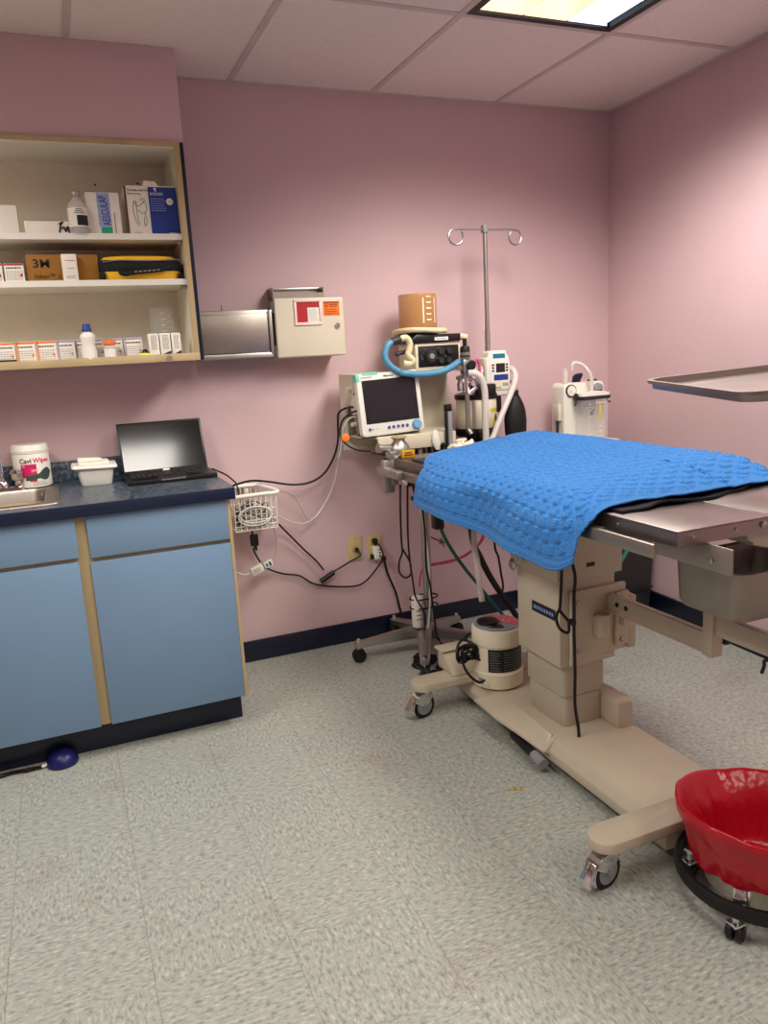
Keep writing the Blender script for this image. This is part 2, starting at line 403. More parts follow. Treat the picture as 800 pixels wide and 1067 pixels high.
for li, (x0, x1, y0, y1) in enumerate(TROF):
    t = thing('ceiling_light', lamps[li], 'ceiling light', ((x0+x1)/2, (y0+y1)/2, H-.006), 'ceiling light panels')
    f = B(); e = .028
    for a in ((x0+.012, x0+.012+e, y0+.012, y1-.012), (x1-.012-e, x1-.012, y0+.012, y1-.012)): f.box(*a, H-.004, H+.03)
    for a in ((x0+.012+e, x1-.012-e, y0+.012, y0+.012+e), (x0+.012+e, x1-.012-e, y1-.012-e, y1-.012)): f.box(*a, H-.004, H+.03)
    obj('frame', f, m_frame, t)
    hs = B(); hs.box(x0+.014, x1-.014, y0+.014, y1-.014, H+.115, H+.12)
    for a in ((x0+.014, x0+.02, y0+.014, y1-.014), (x1-.02, x1-.014, y0+.014, y1-.014)): hs.box(*a, H+.03, H+.116)
    for a in ((x0+.02, x1-.02, y0+.014, y0+.02), (x0+.02, x1-.02, y1-.02, y1-.014)): hs.box(*a, H+.03, H+.116)
    obj('housing', hs, m_blade, t)
    xa, xb = x0+.042, x1-.042; cw = (xb-xa)/3
    for c in range(3):
        a = xa+c*cw; r = B()
        rows = []
        for k in range(9):                       # curved reflector of one cell, emissive in place of lamp light on it
            s = k/8; zz = H+.012+.075*math.sin(PI*s)**.6
            rows.append([Vector((a+.004+(cw-.008)*s, y0+.042, zz)), Vector((a+.004+(cw-.008)*s, y1-.042, zz))])
        r.grid(rows)
        for yy in (y0+.042, y1-.042):
            r.grid([[Vector((a+.004+(cw-.008)*k/8, yy, H+.002)), Vector((a+.004+(cw-.008)*k/8, yy, H+.012+.075*math.sin(PI*k/8)**.6))] for k in range(9)])
        obj('reflector_cell', r, m_cellc if c == 2 else m_cellw, t, label='cool white lamp cell' if c == 2 else 'warm white lamp cell')
    d = B()
    for c in (1, 2): d.box(xa+c*cw-.003, xa+c*cw+.003, y0+.04, y1-.04, H+.004, H+.05)
    for k in range(1, 6):
        yy = y0+.04+(y1-y0-.08)*k/6
        for c in range(3):
            rows = []
            for q in range(9):
                s = q/8; xx = xa+c*cw+.005+(cw-.01)*s; rows.append([Vector((xx, yy, H+.008)), Vector((xx, yy, H+.012+.07*math.sin(PI*s)**.6))])
            d.grid(rows)
    obj('louvre_blades', d, m_cellw, t)  # blades share the cell emission in place of tube light falling on them
    ld = bpy.data.lights.new('lamp_glow', 'AREA'); ld.shape = 'RECTANGLE'; ld.size = (x1-x0)-.1; ld.size_y = (y1-y0)-.1
    ld.energy = LAMPE[li]; ld.color = LCOL; ld.spread = math.radians(180); batwing(ld)
    lo = bpy.data.objects.new('lamp_glow', ld); COL.objects.link(lo); lo.location = ((x0+x1)/2, (y0+y1)/2, H+.002)
    LAMPS = globals().setdefault('LAMP_OBJS', []); LAMPS.append(lo)
wd = bpy.data.worlds.new('world'); SC.world = wd; wd.use_nodes = True
wd.node_tree.nodes['Background'].inputs[0].default_value = (.6, .55, .52, 1); wd.node_tree.nodes['Background'].inputs[1].default_value = .1
SC.view_settings.view_transform = 'Standard'; SC.view_settings.look = 'None'; SC.view_settings.gamma = 1; SC.view_settings.use_curve_mapping = False
SC.view_settings.exposure = -.1
SC.cycles.max_bounces = 8; SC.cycles.diffuse_bounces = 4; SC.cycles.transparent_max_bounces = 12; SC.cycles.use_denoising = True
SC.cycles.caustics_reflective = False; SC.cycles.caustics_refractive = False
# ================================================================ wall cabinet and what stands in it
CX0 = -.93; CX1 = .864; CF = -.305
t = thing('wall_cabinet', 'open cream wall cabinet without doors above the counter', 'cabinet', ((CX0+CX1)/2, -.15, 1.355))
b = B(); b.box(.832, .851, CF+.004, -.002, 1.357, 2.119); obj('side_panel', b, m_cream, t)
b = B(); b.box(CX0, CX0+.019, CF+.004, -.002, 1.357, 2.119); obj('side_panel', b, m_cream, t)
b = B(); b.box(.852, CX1, CF-.004, -.002, 1.355, 2.12, .001); obj('end_panel', b, m_navylam, t, label='navy laminate end panel')
b = B(); b.box(CX0+.019, .832, -.012, -.002, 1.375, 2.1); obj('back_panel', b, m_cream, t)
for x in (.42, .69, .715):
    pass
b = B()
for x, z in ((.57, 2.03), (.727, 2.038), (.74, 2.03)): b.cyl((x, -.0125, z), (x, -.0115, z), .004, n=12)
obj('screw_holes', b, m_ink, t)
b = B(); b.box(CX0+.019, .832, CF+.004, -.012, 2.1, 2.119); obj('top_panel', b, m_cream, t)
b = B(); b.box(CX0+.019, .832, CF+.006, -.012, 1.357, 1.375); obj('bottom_panel', b, m_cream, t)
b = B(); b.box(CX0, .8515, CF-.002, CF+.004, 1.355, 1.383, .001); b.box(.83, .8515, CF-.002, CF+.004, 1.383, 2.105, .001); b.box(CX0, .8515, CF-.002, CF+.004, 2.105, 2.12, .001)
obj('face_edge', b, m_oak, t, label='tan front edge band')
for z in (1.81, 1.652):
    b = B(); b.box(CX0+.02, .831, CF+.012, -.013, z-.02, z, .0015); s = obj('shelf', b, m_cream, t)
    b = B(); b.box(CX0+.02, .831, CF+.0095, CF+.0118, z-.0205, z+.0003); obj('edge_band', b, m_white, s)
for z in (1.785, 1.627):
    b = B(); b.box(.812, .8315, CF+.03, CF+.05, z-.008, z+.004, .002); obj('shelf_clip', b, m_alu, t)
b = B(); b.lathe([(.006, 0), (.009, .002), (.009, .004), (.006, .004)], (.737, CF-.003, 1.369), 20, axis=(0, -1, 0)); obj('ring_stud', b, m_alu, t)

SH = {1: 1.8102, 2: 1.6522, 3: 1.3752}
def carton(name, x0, x1, y0, h, shelf, label, cat='box', group=None, m=None, dep=.1, decor=None):
    z = SH[shelf]; tt = thing(name, label, cat, ((x0+x1)/2, y0+dep/2, z), group)
    b = B(); b.box(x0, x1, y0, y0+dep, z, z+h, .0015); obj('carton', b, m or m_paper, tt)
    if decor: decor(tt, x0, x1, y0, z, h)
    return tt
def panel(tt, name, x0, x1, y, z0, z1, m, label=None):
    b = B(); b.box(x0, x1, y-.0007, y-.0001, z0, z1); return obj(name, b, m, tt, label=label)
def scribble(tt, x0, x1, y, z0, z1, rows, m=m_ink, seed=1, hh=.0022):
    """lines of print too small to read in the photograph"""
    rnd = random.Random(seed); b = B()
    for k in range(rows):
        zz = z1-(z1-z0)*(k+.5)/rows; x = x0
        while x < x1-.003:
            w_ = rnd.uniform(.003, .009); b.box(x, min(x+w_, x1), y-.0011, y-.0004, zz-hh/2, zz+hh/2); x += w_+.0022
    obj('small_print', b, m, tt)
# --- top shelf
carton('carton', .13, .288, -.27, .093, 1, 'plain cream box at the left end of the top cabinet shelf', dep=.14)
def d_long(tt, x0, x1, y, z, h):
    panel(tt, 'flap_seam', x0+.072, x0+.0735, y, z, z+h, m_cream)
    panel(tt, 'flap_seam', x0+.012, x0+.0135, y, z, z+h, m_cream)
    b = B()                                     # brush script fragment
    b.tube([(.415, y-.001, z+.006), (.423, y-.001, z+.036), (.43, y-.001, z+.041), (.416, y-.001, z+.034)], .003, 6)
    b.tube([(.423, y-.001, z+.018), (.432, y-.001, z+.024), (.437, y-.001, z+.010), (.443, y-.001, z+.026), (.448, y-.001, z+.003)], .0027, 6)
    b.tube([(.448, y-.001, z+.022), (.456, y-.001, z+.032), (.461, y-.001, z+.016), (.452, y-.001, z+.014)], .0027, 6)
    obj('brush_lettering', b, m_ink, tt)
carton('carton', .305, .505, -.262, .044, 1, 'low white carton with black brush lettering on the top cabinet shelf', dep=.12, decor=d_long)
# vial
z = SH[1]; cx, cy = .482, -.278
t = thing('vial', 'clear glass vial with silver cap and dark label on top shelf', 'bottle', (cx, cy, z))
b = B(); b.lathe([(.03, 0), (.033, .004), (.033, .085), (.030, .098), (.016, .112), (.0125, .116), (.0125, .124)], (cx, cy, z), 32); obj('glass_body', b, m_clearm, t)
b = B(); b.lathe([(.013, .1235), (.0155, .1255), (.0155, .137), (.0135, .139)], (cx, cy, z), 28); obj('cap', b, m_alu, t, label='silver crimped cap')
b = B(); b.lathe([(.0333, .02), (.0334, .021), (.0334, .082), (.0333, .083)], (cx, cy, z), 40, cap0=False, cap1=False); lb = obj('paper_label', b, m_paper, t)
def arcpanel(bb, c, r, a0, a1, z0, z1, n=14):
    rows = []
    for k in range(n+1):
        a = a0+(a1-a0)*k/n; rows.append([Vector((c[0]+r*math.cos(a), c[1]+r*math.sin(a), zz)) for zz in (z0, z1)])
    bb.grid(rows); return bb
b = B(); arcpanel(b, (cx, cy), .0338, -1.75, -.5, z+.024, z+.058); obj('dark_print', b, m_ink, lb)
b = B()
for k in range(3): arcpanel(b, (cx, cy), .0338, -2.0+.1*k, -.9-.1*k, z+.064+.006*k, z+.0665+.006*k, 8)
obj('small_print', b, m_ink, lb)
# suture box
def d_aes(tt, x0, x1, y, z, h):
    panel(tt, 'blue_band', x0+.036, x0+.079, y, z+.027, z+h-.003, m_lblue, 'pale blue band')
    panel(tt, 'green_band', x0+.041, x0+.079, y, z+.001, z+.026, m_green, 'green band')
    text('lettering', 'AESCULAP', .036, m_royal, tt, (x0+.076, y-.001, z+.031), 1.66, .6, bold=.006)
    panel(tt, 'print_line', x0+.089, x0+.0925, y, z+.004, z+.075, m_grey)
carton('suture_box', .514, .626, -.268, .142, 1, 'white box with a pale blue lettered band and green corner, top shelf', decor=d_aes, dep=.09)
# mask carton
z = SH[1]; t = thing('mask_box', 'white and royal blue mask box with drawn mask picture, top shelf', 'box', (.74, -.22, z))
b = B(); b.box(.648, .826, -.268, -.15, z, z+.168, .0015); obj('carton', b, m_paper, t)
b = B(); b.box(.729, .8265, -.2695, -.2682, z+.0015, z+.164); obj('blue_face', b, m_royal, t, label='royal blue half of the front')
b = B(); b.box(.6475, .652, -.2692, -.2682, z+.001, z+.167); b.box(.6472, .6479, -.268, -.255, z+.001, z+.167); obj('maroon_edge', b, m_maroon, t)
b = B(); b.prism([(.712, z+.166), (.716, z+.183), (.722, z+.186), (.757, z+.184), (.768, z+.167)], 'y', -.266, -.2645); obj('flap', b, m_paper, t)
b = B(); q = -.2688
b.tube([(.676, q, z+.11), (.671, q, z+.085), (.677, q, z+.05), (.686, q, z+.03)], .0007, 5)
b.tube([(.684, q, z+.112), (.684, q, z+.06), (.690, q, z+.035)], .0007, 5)
b.tube([(.672, q, z+.108), (.680, q, z+.116), (.685, q, z+.098), (.70, q, z+.104), (.715, q, z+.112), (.718, q, z+.085), (.704, q, z+.074), (.688, q, z+.085)], .0007, 5)
b.tube([(.712, q, z+.112), (.70, q, z+.12), (.708, q, z+.124), (.716, q, z+.116)], .0007, 5)
b.tube([(.712, q, z+.076), (.716, q, z+.05), (.708, q, z+.03), (.706, q, z+.05), (.711, q, z+.062)], .0007, 5)
obj('drawn_mask', b, m_ink, t)
text('lettering', 'Tie Mask with Tie', .0098, m_ink, t, (.656, q, z+.149)); text('lettering', 'Mask, Anti-Fog', .0075, m_ink, t, (.656, q, z+.138))
b = B(); b.cyl((.802, -.2697, z+.115), (.802, -.2703, z+.115), .012, n=24); obj('size_dot', b, m_paper, t)
text('lettering', '1.3', .010, m_royal, t, (.802, -.2706, z+.111), align='CENTER')
b = B(); b.prism([(.747, z+.160), (.757, z+.160), (.757, z+.146)], 'y', -.2702, -.2696); obj('logo_mark', b, m_paper, t)
scribble(t, .735, .78, -.2695, z+.135, z+.146, 2, m_paper, 4); scribble(t, .735, .787, -.2695, z+.08, z+.128, 6, m_lblue, 5); scribble(t, .79, .822, -.2695, z+.003, z+.009, 1, m_paper, 6)
scribble(t, .668, .695, -.268, z+.004, z+.009, 1, m_grey, 8)
# --- middle shelf
def d_small(c1, sd):
    def f(tt, x0, x1, y, z, h):
        panel(tt, 'top_stripe', x0+.001, x1-.001, y, z+h*.9, z+h-.001, c1)
        scribble(tt, x0+.006, x1-.008, y, z+h*.66, z+h*.86, 1, m_ink, sd, .0042); scribble(tt, x0+.004, x1-.006, y, z+h*.1, z+h*.62, 5, m_grey, sd+1, .0018)
        b = B(); b.cyl((x1-.010, y-.0008, z+h*.36), (x1-.010, y-.0014, z+h*.36), .0045, n=14); obj('print_dot', b, c1, tt)
    return f
mg = 'medicine boxes on the middle cabinet shelf'
carton('medicine_box', .155, .216, -.262, .062, 2, 'pink-topped medicine box at the left end of the middle shelf', group=mg, decor=d_small(m_redpl, 11), dep=.06)
carton('medicine_box', .222, .284, -.262, .062, 2, 'pink-topped medicine box next to the brown carton, middle shelf', group=mg, decor=d_small(m_redpl, 13), dep=.06)
def d_3m(tt, x0, x1, y, z, h):
    text('lettering', '3M', .040, m_ink, tt, (x0+.018, y-.001, z+h-.044), 0, 1.15, .0008, bold=.012); text('lettering', 'Ioban™ 2', .021, m_ink, tt, (x0+.02, y-.001, z+.012), 0, 1.05)
carton('carton', .294, .53, -.25, .093, 2, 'long brown carton with black lettering on the middle shelf', m=m_brown, dep=.16, decor=d_3m)
def d_wb(tt, x0, x1, y, z, h):
    scribble(tt, x0+.012, x1-.005, y, z+h*.72, z+h*.8, 1, m_mag, 31); scribble(tt, x0+.014, x1-.012, y, z+h*.42, z+h*.5, 1, m_grey, 32); scribble(tt, x0+.01, x1-.008, y, z+h*.08, z+h*.2, 2, m_lblue, 33)
carton('medicine_box', .408, .458, -.285, .09, 2, 'upright white medicine box in front of the brown carton', m=m_paper, dep=.03, decor=d_wb)
# pouch
z = SH[2]; t = thing('zip_pouch', 'black and yellow zipped pouch lying on the middle shelf', 'pouch', (.675, -.2, z))
def sup(x0, x1, y0, y1, zz, r, n=6): return [Vector((p[0], p[1], zz)) for p in rrect(x0, x1, y0, y1, r, n)]
b = B(); b.loft([sup(.54, .812, -.268, -.08, z, .03), sup(.533, .818, -.276, -.075, z+.012, .035), sup(.533, .818, -.276, -.075, z+.03, .035)]); obj('lower_half', b, m_yellow, t)
b = B(); b.loft([sup(.533, .819, -.277, -.074, z+.03, .035), sup(.529, .823, -.281, -.07, z+.04, .035), sup(.529, .823, -.281, -.07, z+.062, .035), sup(.535, .818, -.276, -.075, z+.07, .035)]); obj('gusset', b, m_blackfab, t, label='black gusset with zip')
b = B(); b.loft([sup(.54, .813, -.271, -.078, z+.069, .035), sup(.548, .80, -.262, -.09, z+.083, .04), sup(.59, .76, -.22, -.12, z+.091, .05)]); obj('upper_flap', b, m_yellow, t)
b = B(); b.tube([(.545, -.282, z+.062), (.6, -.2845, z+.068), (.7, -.2845, z+.066), (.8, -.2835, z+.069), (.818, -.275, z+.068)], .0024, 6); obj('zip', b, m_alu, t)
b = B(); b.tube([(.60, -.278, z+.028), (.615, -.288, z+.02), (.64, -.291, z+.024), (.70, -.293, z+.029), (.755, -.291, z+.036), (.772, -.281, z+.046)], .0085, 10); obj('handle', b, m_blackfab, t)
b = B()
for k in range(6): b.box(.648+k*.016, .657+k*.016, -.3015, -.3, z+.0235+k*.0012, z+.0275+k*.0012)
obj('handle_mark', b, m_grey, t)
b = B(); b.box(.532, .55, -.283, -.2, z, z+.03, .006); obj('corner_patch', b, m_blackfab, t); b = B(); b.box(.806, .8205, -.281, -.2, z, z+.022, .005); obj('corner_patch', b, m_blackfab, t)
# --- bottom shelf: row of medicine boxes
mg = 'medicine boxes in the row on the cabinet floor'
row = [(.158, .219, m_orange, 'orange-topped medicine box at the left end of the bottom row'),
       (.224, .285, m_orange, 'orange-topped medicine box, second from left in the bottom row'),
       (.290, .354, m_orange, 'orange-topped medicine box, third from left in the bottom row'),
       (.358, .415, m_purple, 'lilac-topped medicine box right of the orange-topped ones, bottom row'),
       (.419, .470, m_purple, 'lilac-topped medicine box partly hidden by the white bottle'),
       (.481, .520, m_purple, 'lilac-topped medicine box between white bottle and orange-capped vial'),
       (.541, .582, m_purple, 'lilac-topped medicine box right behind the orange-capped vial'),
       (.588, .652, m_purple, 'lilac-topped medicine box at the right end of its row')]
for i, (x0, x1, c, lb) in enumerate(row):
    yy = -.255+(.02 if i in (4, 5, 6) else 0)
    def dec(tt, x0, x1, y, z, h, c=c, i=i):
        d_small(c, 50+3*i)(tt, x0, x1, y, z, h)
        panel(tt, 'side_stripe', x0+.0005, x0+.005, y, z+.001, z+h-.002, c)
        if i == 0: panel(tt, 'dark_foot', x0, x1, y-.0012, z+.001, z+.015, m_ink)
    carton('medicine_box', x0, x1, yy, .074, 3, lb, group=mg, decor=dec, dep=.055)
z = SH[3]; cx, cy = .462, -.283
t = thing('squeeze_bottle', 'white plastic bottle with blue cap standing in the bottom row', 'bottle', (cx, cy, z))
b = B(); b.lathe([(.022, 0), (.025, .003), (.0255, .03), (.0225, .045), (.0225, .06), (.0255, .075), (.025, .088), (.016, .098), (.0125, .1)], (cx, cy, z), 32); obj('body', b, m_white, t)
b = B(); b.lathe([(.0165, .0995), (.0165, .108), (.0145, .112), (.0125, .125), (.011, .127)], (cx, cy, z), 24); obj('cap', b, m_royal, t, label='blue cap')
cx, cy = .533, -.28
t = thing('vial', 'clear vial with orange cap standing in the bottom row', 'bottle', (cx, cy, z))
b = B(); b.lathe([(.02, 0), (.021, .002), (.021, .045), (.018, .05)], (cx, cy, z), 28); obj('body', b, m_clearm, t)
b = B(); arcpanel(b, (cx, cy), .0214, -2.7, -.5, z+.006, z+.036); obj('paper_label', b, m_paper, t)
b = B(); b.lathe([(.021, .05), (.0235, .052), (.0235, .062), (.02, .066)], (cx, cy, z), 28); obj('cap', b, m_orange, t, label='orange cap')
for i, (x0, x1, lb) in enumerate([(.672, .708, 'narrow white carton, left one of three under the glass beaker'), (.713, .75, 'narrow white carton, middle one of three under the glass beaker'), (.755, .788, 'narrow white carton, right one of three in the cabinet corner')]):
    def dec(tt, x0, x1, y, z, h, i=i):
        scribble(tt, x0+.008, x1-.006, y, z+h*.3, z+h*.94, 9, m_ink, 80+i, .0016)
        b = B(); b.prism([(x0+.001, z+.001), (x1-.001, z+.001), (x1-.001, z+.02), (x0+.001, z+.006)] if i else [(x0+.001, z+.001), (x0+.02, z+.001), (x0+.001, z+.012)], 'y', y-.0008, y-.0002); obj('dark_corner', b, m_ink, tt)
    carton('narrow_carton', x0, x1, -.283, .084, 3, lb, group='narrow white cartons on the cabinet floor', decor=dec, dep=.036)
b = B(); b.loft([[Vector((.652+.025*math.cos(a)*s, -.291+.011*math.sin(a)*s, zz)) for a in [2*PI*k/16 for k in range(16)]] for s, zz in ((1, z), (1, z+.009), (.5, z+.015))]); item('yellow_cap', b, mat('yellow_cap_plastic', (240, 226, 80), .4), 'small yellow cap lying before the narrow cartons', 'cap')
b = B(); b.lathe([(.012, 0), (.013, .002), (.013, .018), (.009, .024), (.006, .03)], (.658, -.262, z), 20); item('rubber_stopper', b, m_black, 'small black stopper left of the narrow white cartons', 'stopper')
b = B(); b.tube([(.79, -.262, z+.004), (.80, -.28, z+.004), (.812, -.288, z+.004), (.825, -.284, z+.004)], .0038, 8); item('cable_end', b, m_black, 'short black cable end in the right corner of cabinet', 'cable')
# beaker
cx, cy = .742, -.16
t = thing('beaker', 'tall clear glass beaker with white scale at the back of cabinet', 'beaker', (cx, cy, z))
b = B(); b.lathe([(.044, .0), (.046, .003), (.046, .176), (.05, .182), (.0485, .183), (.0445, .177), (.0445, .006), (.0, .005)], (cx, cy, z), 40); obj('glass_body', b, m_glass, t)
b = B()
for k in range(6): arcpanel(b, (cx, cy), .0464, -1.75, -1.45 if k % 2 else -1.3, z+.05+k*.022, z+.0525+k*.022, 5)
for k in range(5): arcpanel(b, (cx, cy), .0464, -1.15, -.95, z+.062+k*.022, z+.065+k*.022, 5)
obj('scale_marks', b, m_white, t)

# ================================================================ base cabinet, counter, sink
BX0 = -1.25; BX1 = .85
t = thing('base_cabinet', 'blue laminate base cabinet with tan edges under the counter', 'cabinet', ((BX0+BX1)/2, -.3, 0))
b = B(); b.box(BX0, BX1-.012, -.6, -.013, .12, .869); obj('carcass', b, m_oak, t, label='tan cabinet carcass')
b = B(); b.box(BX1-.0115, BX1, -.616, -.013, .12, .869); obj('end_panel', b, m_oak, t)
b = B(); b.box(BX0, BX1-.015, -.53, -.02, 0, .119); obj('toe_kick', b, m_navy, t, label='black toe kick')
b = B(); b.box(BX0, BX1-.013, -.5335, -.5302, 0, .095, .001); obj('cove_base', b, m_navy, t)
def front(x0, x1, z0, z1, nm):
    b = B(); b.box(x0, x1, -.6185, -.601, z0, z1, .0012); obj(nm, b, m_blue, t)
front(.369, .8375, .724, .866, 'drawer_front'); front(.366, .8375, .122, .709, 'door'); front(-.12, .334, .731, .866, 'drawer_front'); front(-.12, .330, .122, .716, 'door')
front(-.62, -.155, .731, .866, 'drawer_front'); front(-.62, -.155, .122, .716, 'door'); front(-1.24, -.655, .122, .866, 'door')
# counter
CT = .91
t = thing('countertop', 'dark blue speckled laminate counter with backsplash and navy front edge', 'countertop', (-.2, -.32, .87))
b = B(); hx0, hx1, hy0, hy1 = -.27, .272, -.545, -.105
for a in ((BX0, hx0, -.633, 0), (hx1, .866, -.633, 0), (hx0, hx1, -.633, hy0), (hx0, hx1, hy1, 0)): b.box(*a, .8705, CT)
obj('top', b, m_counter, t)
b = B(); b.box(BX0, .867, -.637, -.6332, .869, CT-.0003, .001); b.box(.8662, .8685, -.6332, -.0, .869, CT-.0003, .0005); obj('front_edge', b, m_navylam, t, label='navy front edge')
b = B(); b.box(BX0, .866, -.02, -.001, CT+.0002, .992, .003); obj('backsplash', b, m_counter, t)
t = thing('sink', 'stainless steel sink let into the dark blue counter', 'sink', (0, -.325, .75))
def lp(x0, x1, y0, y1, r, zz): return [Vector((p[0], p[1], zz)) for p in rrect(x0, x1, y0, y1, r, 6)]
b = B(); b.loft([lp(-.29, .30, -.565, -.075, .03, CT+.001), lp(-.288, .298, -.563, -.077, .03, CT+.005), lp(-.245, .252, -.525, -.165, .05, CT+.005), lp(-.24, .247, -.52, -.17, .05, CT-.004),
              lp(-.225, .232, -.505, -.185, .05, .755), lp(-.2, .207, -.48, -.21, .05, .745)], cap0=False); obj('basin', b, m_steel, t)
b = B(); b.lathe([(.028, 0), (.028, .002), (.01, .003)], (0, -.345, .745), 24); obj('drain', b, m_chrome, t)
t = thing('tap', 'chrome sink tap with upright spout and faceted handle', 'tap', (.03, -.14, CT+.005))
b = B(); b.loft([lp(.03, .185, -.163, -.116, .02, CT+.0052), lp(.032, .183, -.161, -.118, .02, CT+.016), lp(.045, .17, -.155, -.125, .015, CT+.02)]); obj('deck_plate', b, m_chrome, t)
b = B(); b.tube([(.108, -.14, CT+.02), (.104, -.14, CT+.1), (.10, -.14, CT+.17), (.08, -.17, CT+.21), (.05, -.23, CT+.21), (.03, -.27, CT+.175)], .010, 14); b.lathe([(.02, 0), (.019, .018), (.012, .026)], (.108, -.14, CT+.018), 24); obj('spout', b, m_chrome, t)
for x in (.16, .052):
    b = B(); b.lathe([(.017, .018), (.013, .028), (.012, .04), (.02, .044), (.026, .054), (.027, .068), (.021, .08), (.01, .084)], (x, -.146, CT), 8); obj('tap_handle', b, m_chrome, t, sharp=.3)
# wipes canister
cx, cy = .212, -.093; KS = .84
t = thing('wipes_canister', 'white cylinder of disinfecting wipes with magenta square label beside the sink', 'canister', (cx, cy, CT+.006))
zb = CT+.0062
b = B(); b.lathe([(.074, 0), (.0775, .004), (.0775, .152), (.075, .156)], (cx, cy, zb), 48); obj('body', b, m_white, t)
b = B(); b.lathe([(.0765, .1535), (.079, .155), (.0795, .168), (.077, .171), (.076, .187), (.072, .192)], (cx, cy, zb), 48); obj('lid', b, m_white, t)
def wrap(tt, name, s, size, m, ang0, z0, r, sx=1, skew=0, label=None, bold=0):
    """lettering bent round a cylinder"""
    o = text(name, s, size, m, tt, (0, 0, 0), 0, sx, label=label, bold=bold); o0 = ORG[tt]
    for v in o.data.vertices:
        p = v.co+o0; a = ang0+p.x/r; rr = r-p.y
        v.co = Vector((cx+rr*math.cos(a), cy+rr*math.sin(a), z0+p.z))-o0
    return o
wrap(t, 'lettering', 'Cavi', .030, m_ink, -2.2, zb+.113, .0779, .98, bold=.02); wrap(t, 'lettering', 'Wipes', .030, m_mag, -1.45, zb+.113, .0779, .95, label='magenta lettering', bold=.02)
b = B(); arcpanel(b, (cx, cy), .0779, -2.16, -1.3, zb+.048, zb+.108); obj('magenta_square', b, m_mag, t)
wrap(t, 'lettering', '3M', .018, m_white, -1.62, zb+.072, .0782); wrap(t, 'lettering', 'XL', .012, m_white, -2.1, zb+.096, .0782)
b = B()
rows = []
for k in range(20):
    s = k/19; a = -1.95+1.55*s; wv = .011 if s < .5 else .011+.016*math.sin(PI*min(1, (s-.5)*2))
    if s > .93: wv *= .6
    mid = zb+.046+.022*s**1.6
    rows.append([Vector((cx+.0783*math.cos(a), cy+.0783*math.sin(a), mid+d*wv)) for d in (-1, 1)])
b.grid(rows); obj('green_swirl', b, mat('dark_green_print', (62, 78, 74), .5), t)
b = B(); arcpanel(b, (cx, cy), .0779, -1.75, -1.35, zb+.03, zb+.042, 8); obj('red_print', b, m_redpl, t)
b = B()
for k in range(3): arcpanel(b, (cx, cy), .0779, -1.6, -.75-.1*k, zb+.012+.007*k, zb+.0145+.007*k, 8)
obj('small_print', b, m_grey, t)
def shrink(o, c, k):
    for v in o.data.vertices:
        w_ = v.co+ORG[o] if o.parent is None else v.co+ORG[o]
        v.co = c+(w_-c)*k-ORG[o]
for o in t.children: shrink(o, Vector((cx, cy, zb)), KS)
# white tub
cx, cy = .432, -.175
t = thing('plastic_tub', 'white ribbed plastic tub with loose torn lid on counter', 'tub', (cx, cy, CT))
def lq(hw, hd, r, zz, dx=0): return [Vector((p[0]+dx, p[1], zz)) for p in rrect(cx-hw, cx+hw, cy-hd, cy+hd, r, 5)]
b = B(); b.loft([lq(.052, .045, .012, CT), lq(.055, .048, .014, CT+.004), lq(.066, .056, .014, CT+.062), lq(.064, .054, .014, CT+.062), lq(.052, .045, .012, CT+.006)]); obj('tub_body', b, m_white, t)
b = B()
for k in range(11):
    x = -.045+k*.009; b.tube([(cx+x, cy-.0475, CT+.006), (cx+x*1.2, cy-.0557, CT+.058)], .0011, 6, smooth=0)
obj('ribs', b, m_white, t)
b = B(); b.loft([lq(.068, .057, .012, CT+.06), lq(.082, .066, .012, CT+.066, -.002), lq(.082, .066, .012, CT+.070, -.002), lq(.078, .062, .012, CT+.078)]);
for v in b.bm.verts: v.co.z += .004*math.sin(v.co.x*60)+.003*math.cos(v.co.y*50) if v.co.z > CT+.065 else 0
obj('lid', b, m_white, t)
b = B(); b.loft([[Vector((cx+x, cy+y, CT+zz+.006*math.sin(9*x*20))) for x, y in ((-.055, -.02), (-.058, .035), (-.01, .045), (.05, .035), (.055, .01), (0, -.03))] for zz in (.078, .088)])
b.loft([[Vector((cx-.056+.0*k, cy+.03-.05*k, CT+.08)), Vector((cx-.056, cy+.03-.05*k, CT+.104)), Vector((cx+.02, cy+.03-.03*k, CT+.098)), Vector((cx+.05, cy+.03-.03*k, CT+.084))] for k in (0, .3)]); obj('torn_wrap', b, m_paper, t)
# laptop
t = thing('laptop', 'open black laptop standing at the right end of the counter', 'laptop', (.7, -.25, CT))
b = B(); b.prism(rrect(.534, .866, -.347, -.128, .01, 4), 'z', CT+.002, CT+.017, .002); obj('base', b, m_black, t)
b = B()
for r_ in range(5):
    for k in range(14): b.box(.555+k*.0209, .572+k*.0209, -.265+r_*.021, -.248+r_*.021, CT+.0171, CT+.0186, .0015, 1)
obj('keyboard', b, m_dgrey, t)
b = B(); b.box(.648, .752, -.343, -.276, CT+.0171, CT+.0176); obj('touchpad', b, m_dgrey, t)
b = B(); b.box(.655, .745, -.3482, -.3468, CT+.0105, CT+.0165); obj('front_notch', b, m_alu, t, label='silver front notch')
tl = math.radians(20.5); Ms = Matrix.Translation((.70, -.134, CT+.014)) @ Matrix.Rotation(-tl, 4, 'X')
b = B(); b.box(-.166, .166, -.003, .005, 0, .212, .003, M=Ms); s = obj('screen_lid', b, m_black, t)
b = B(); b.box(-.158, .158, -.0042, -.0031, .014, .204, M=Ms); obj('screen', b, m_lapscreen, s)
b = B(); b.box(-.012, .014, -.0048, -.0042, .005, .012, M=Ms); obj('sticker', b, m_white, s)
for x in (.6, .8):
    b = B(); b.cyl((x-.025, -.133, CT+.017), (x+.025, -.133, CT+.017), .006, n=14); obj('hinge', b, m_black, t)
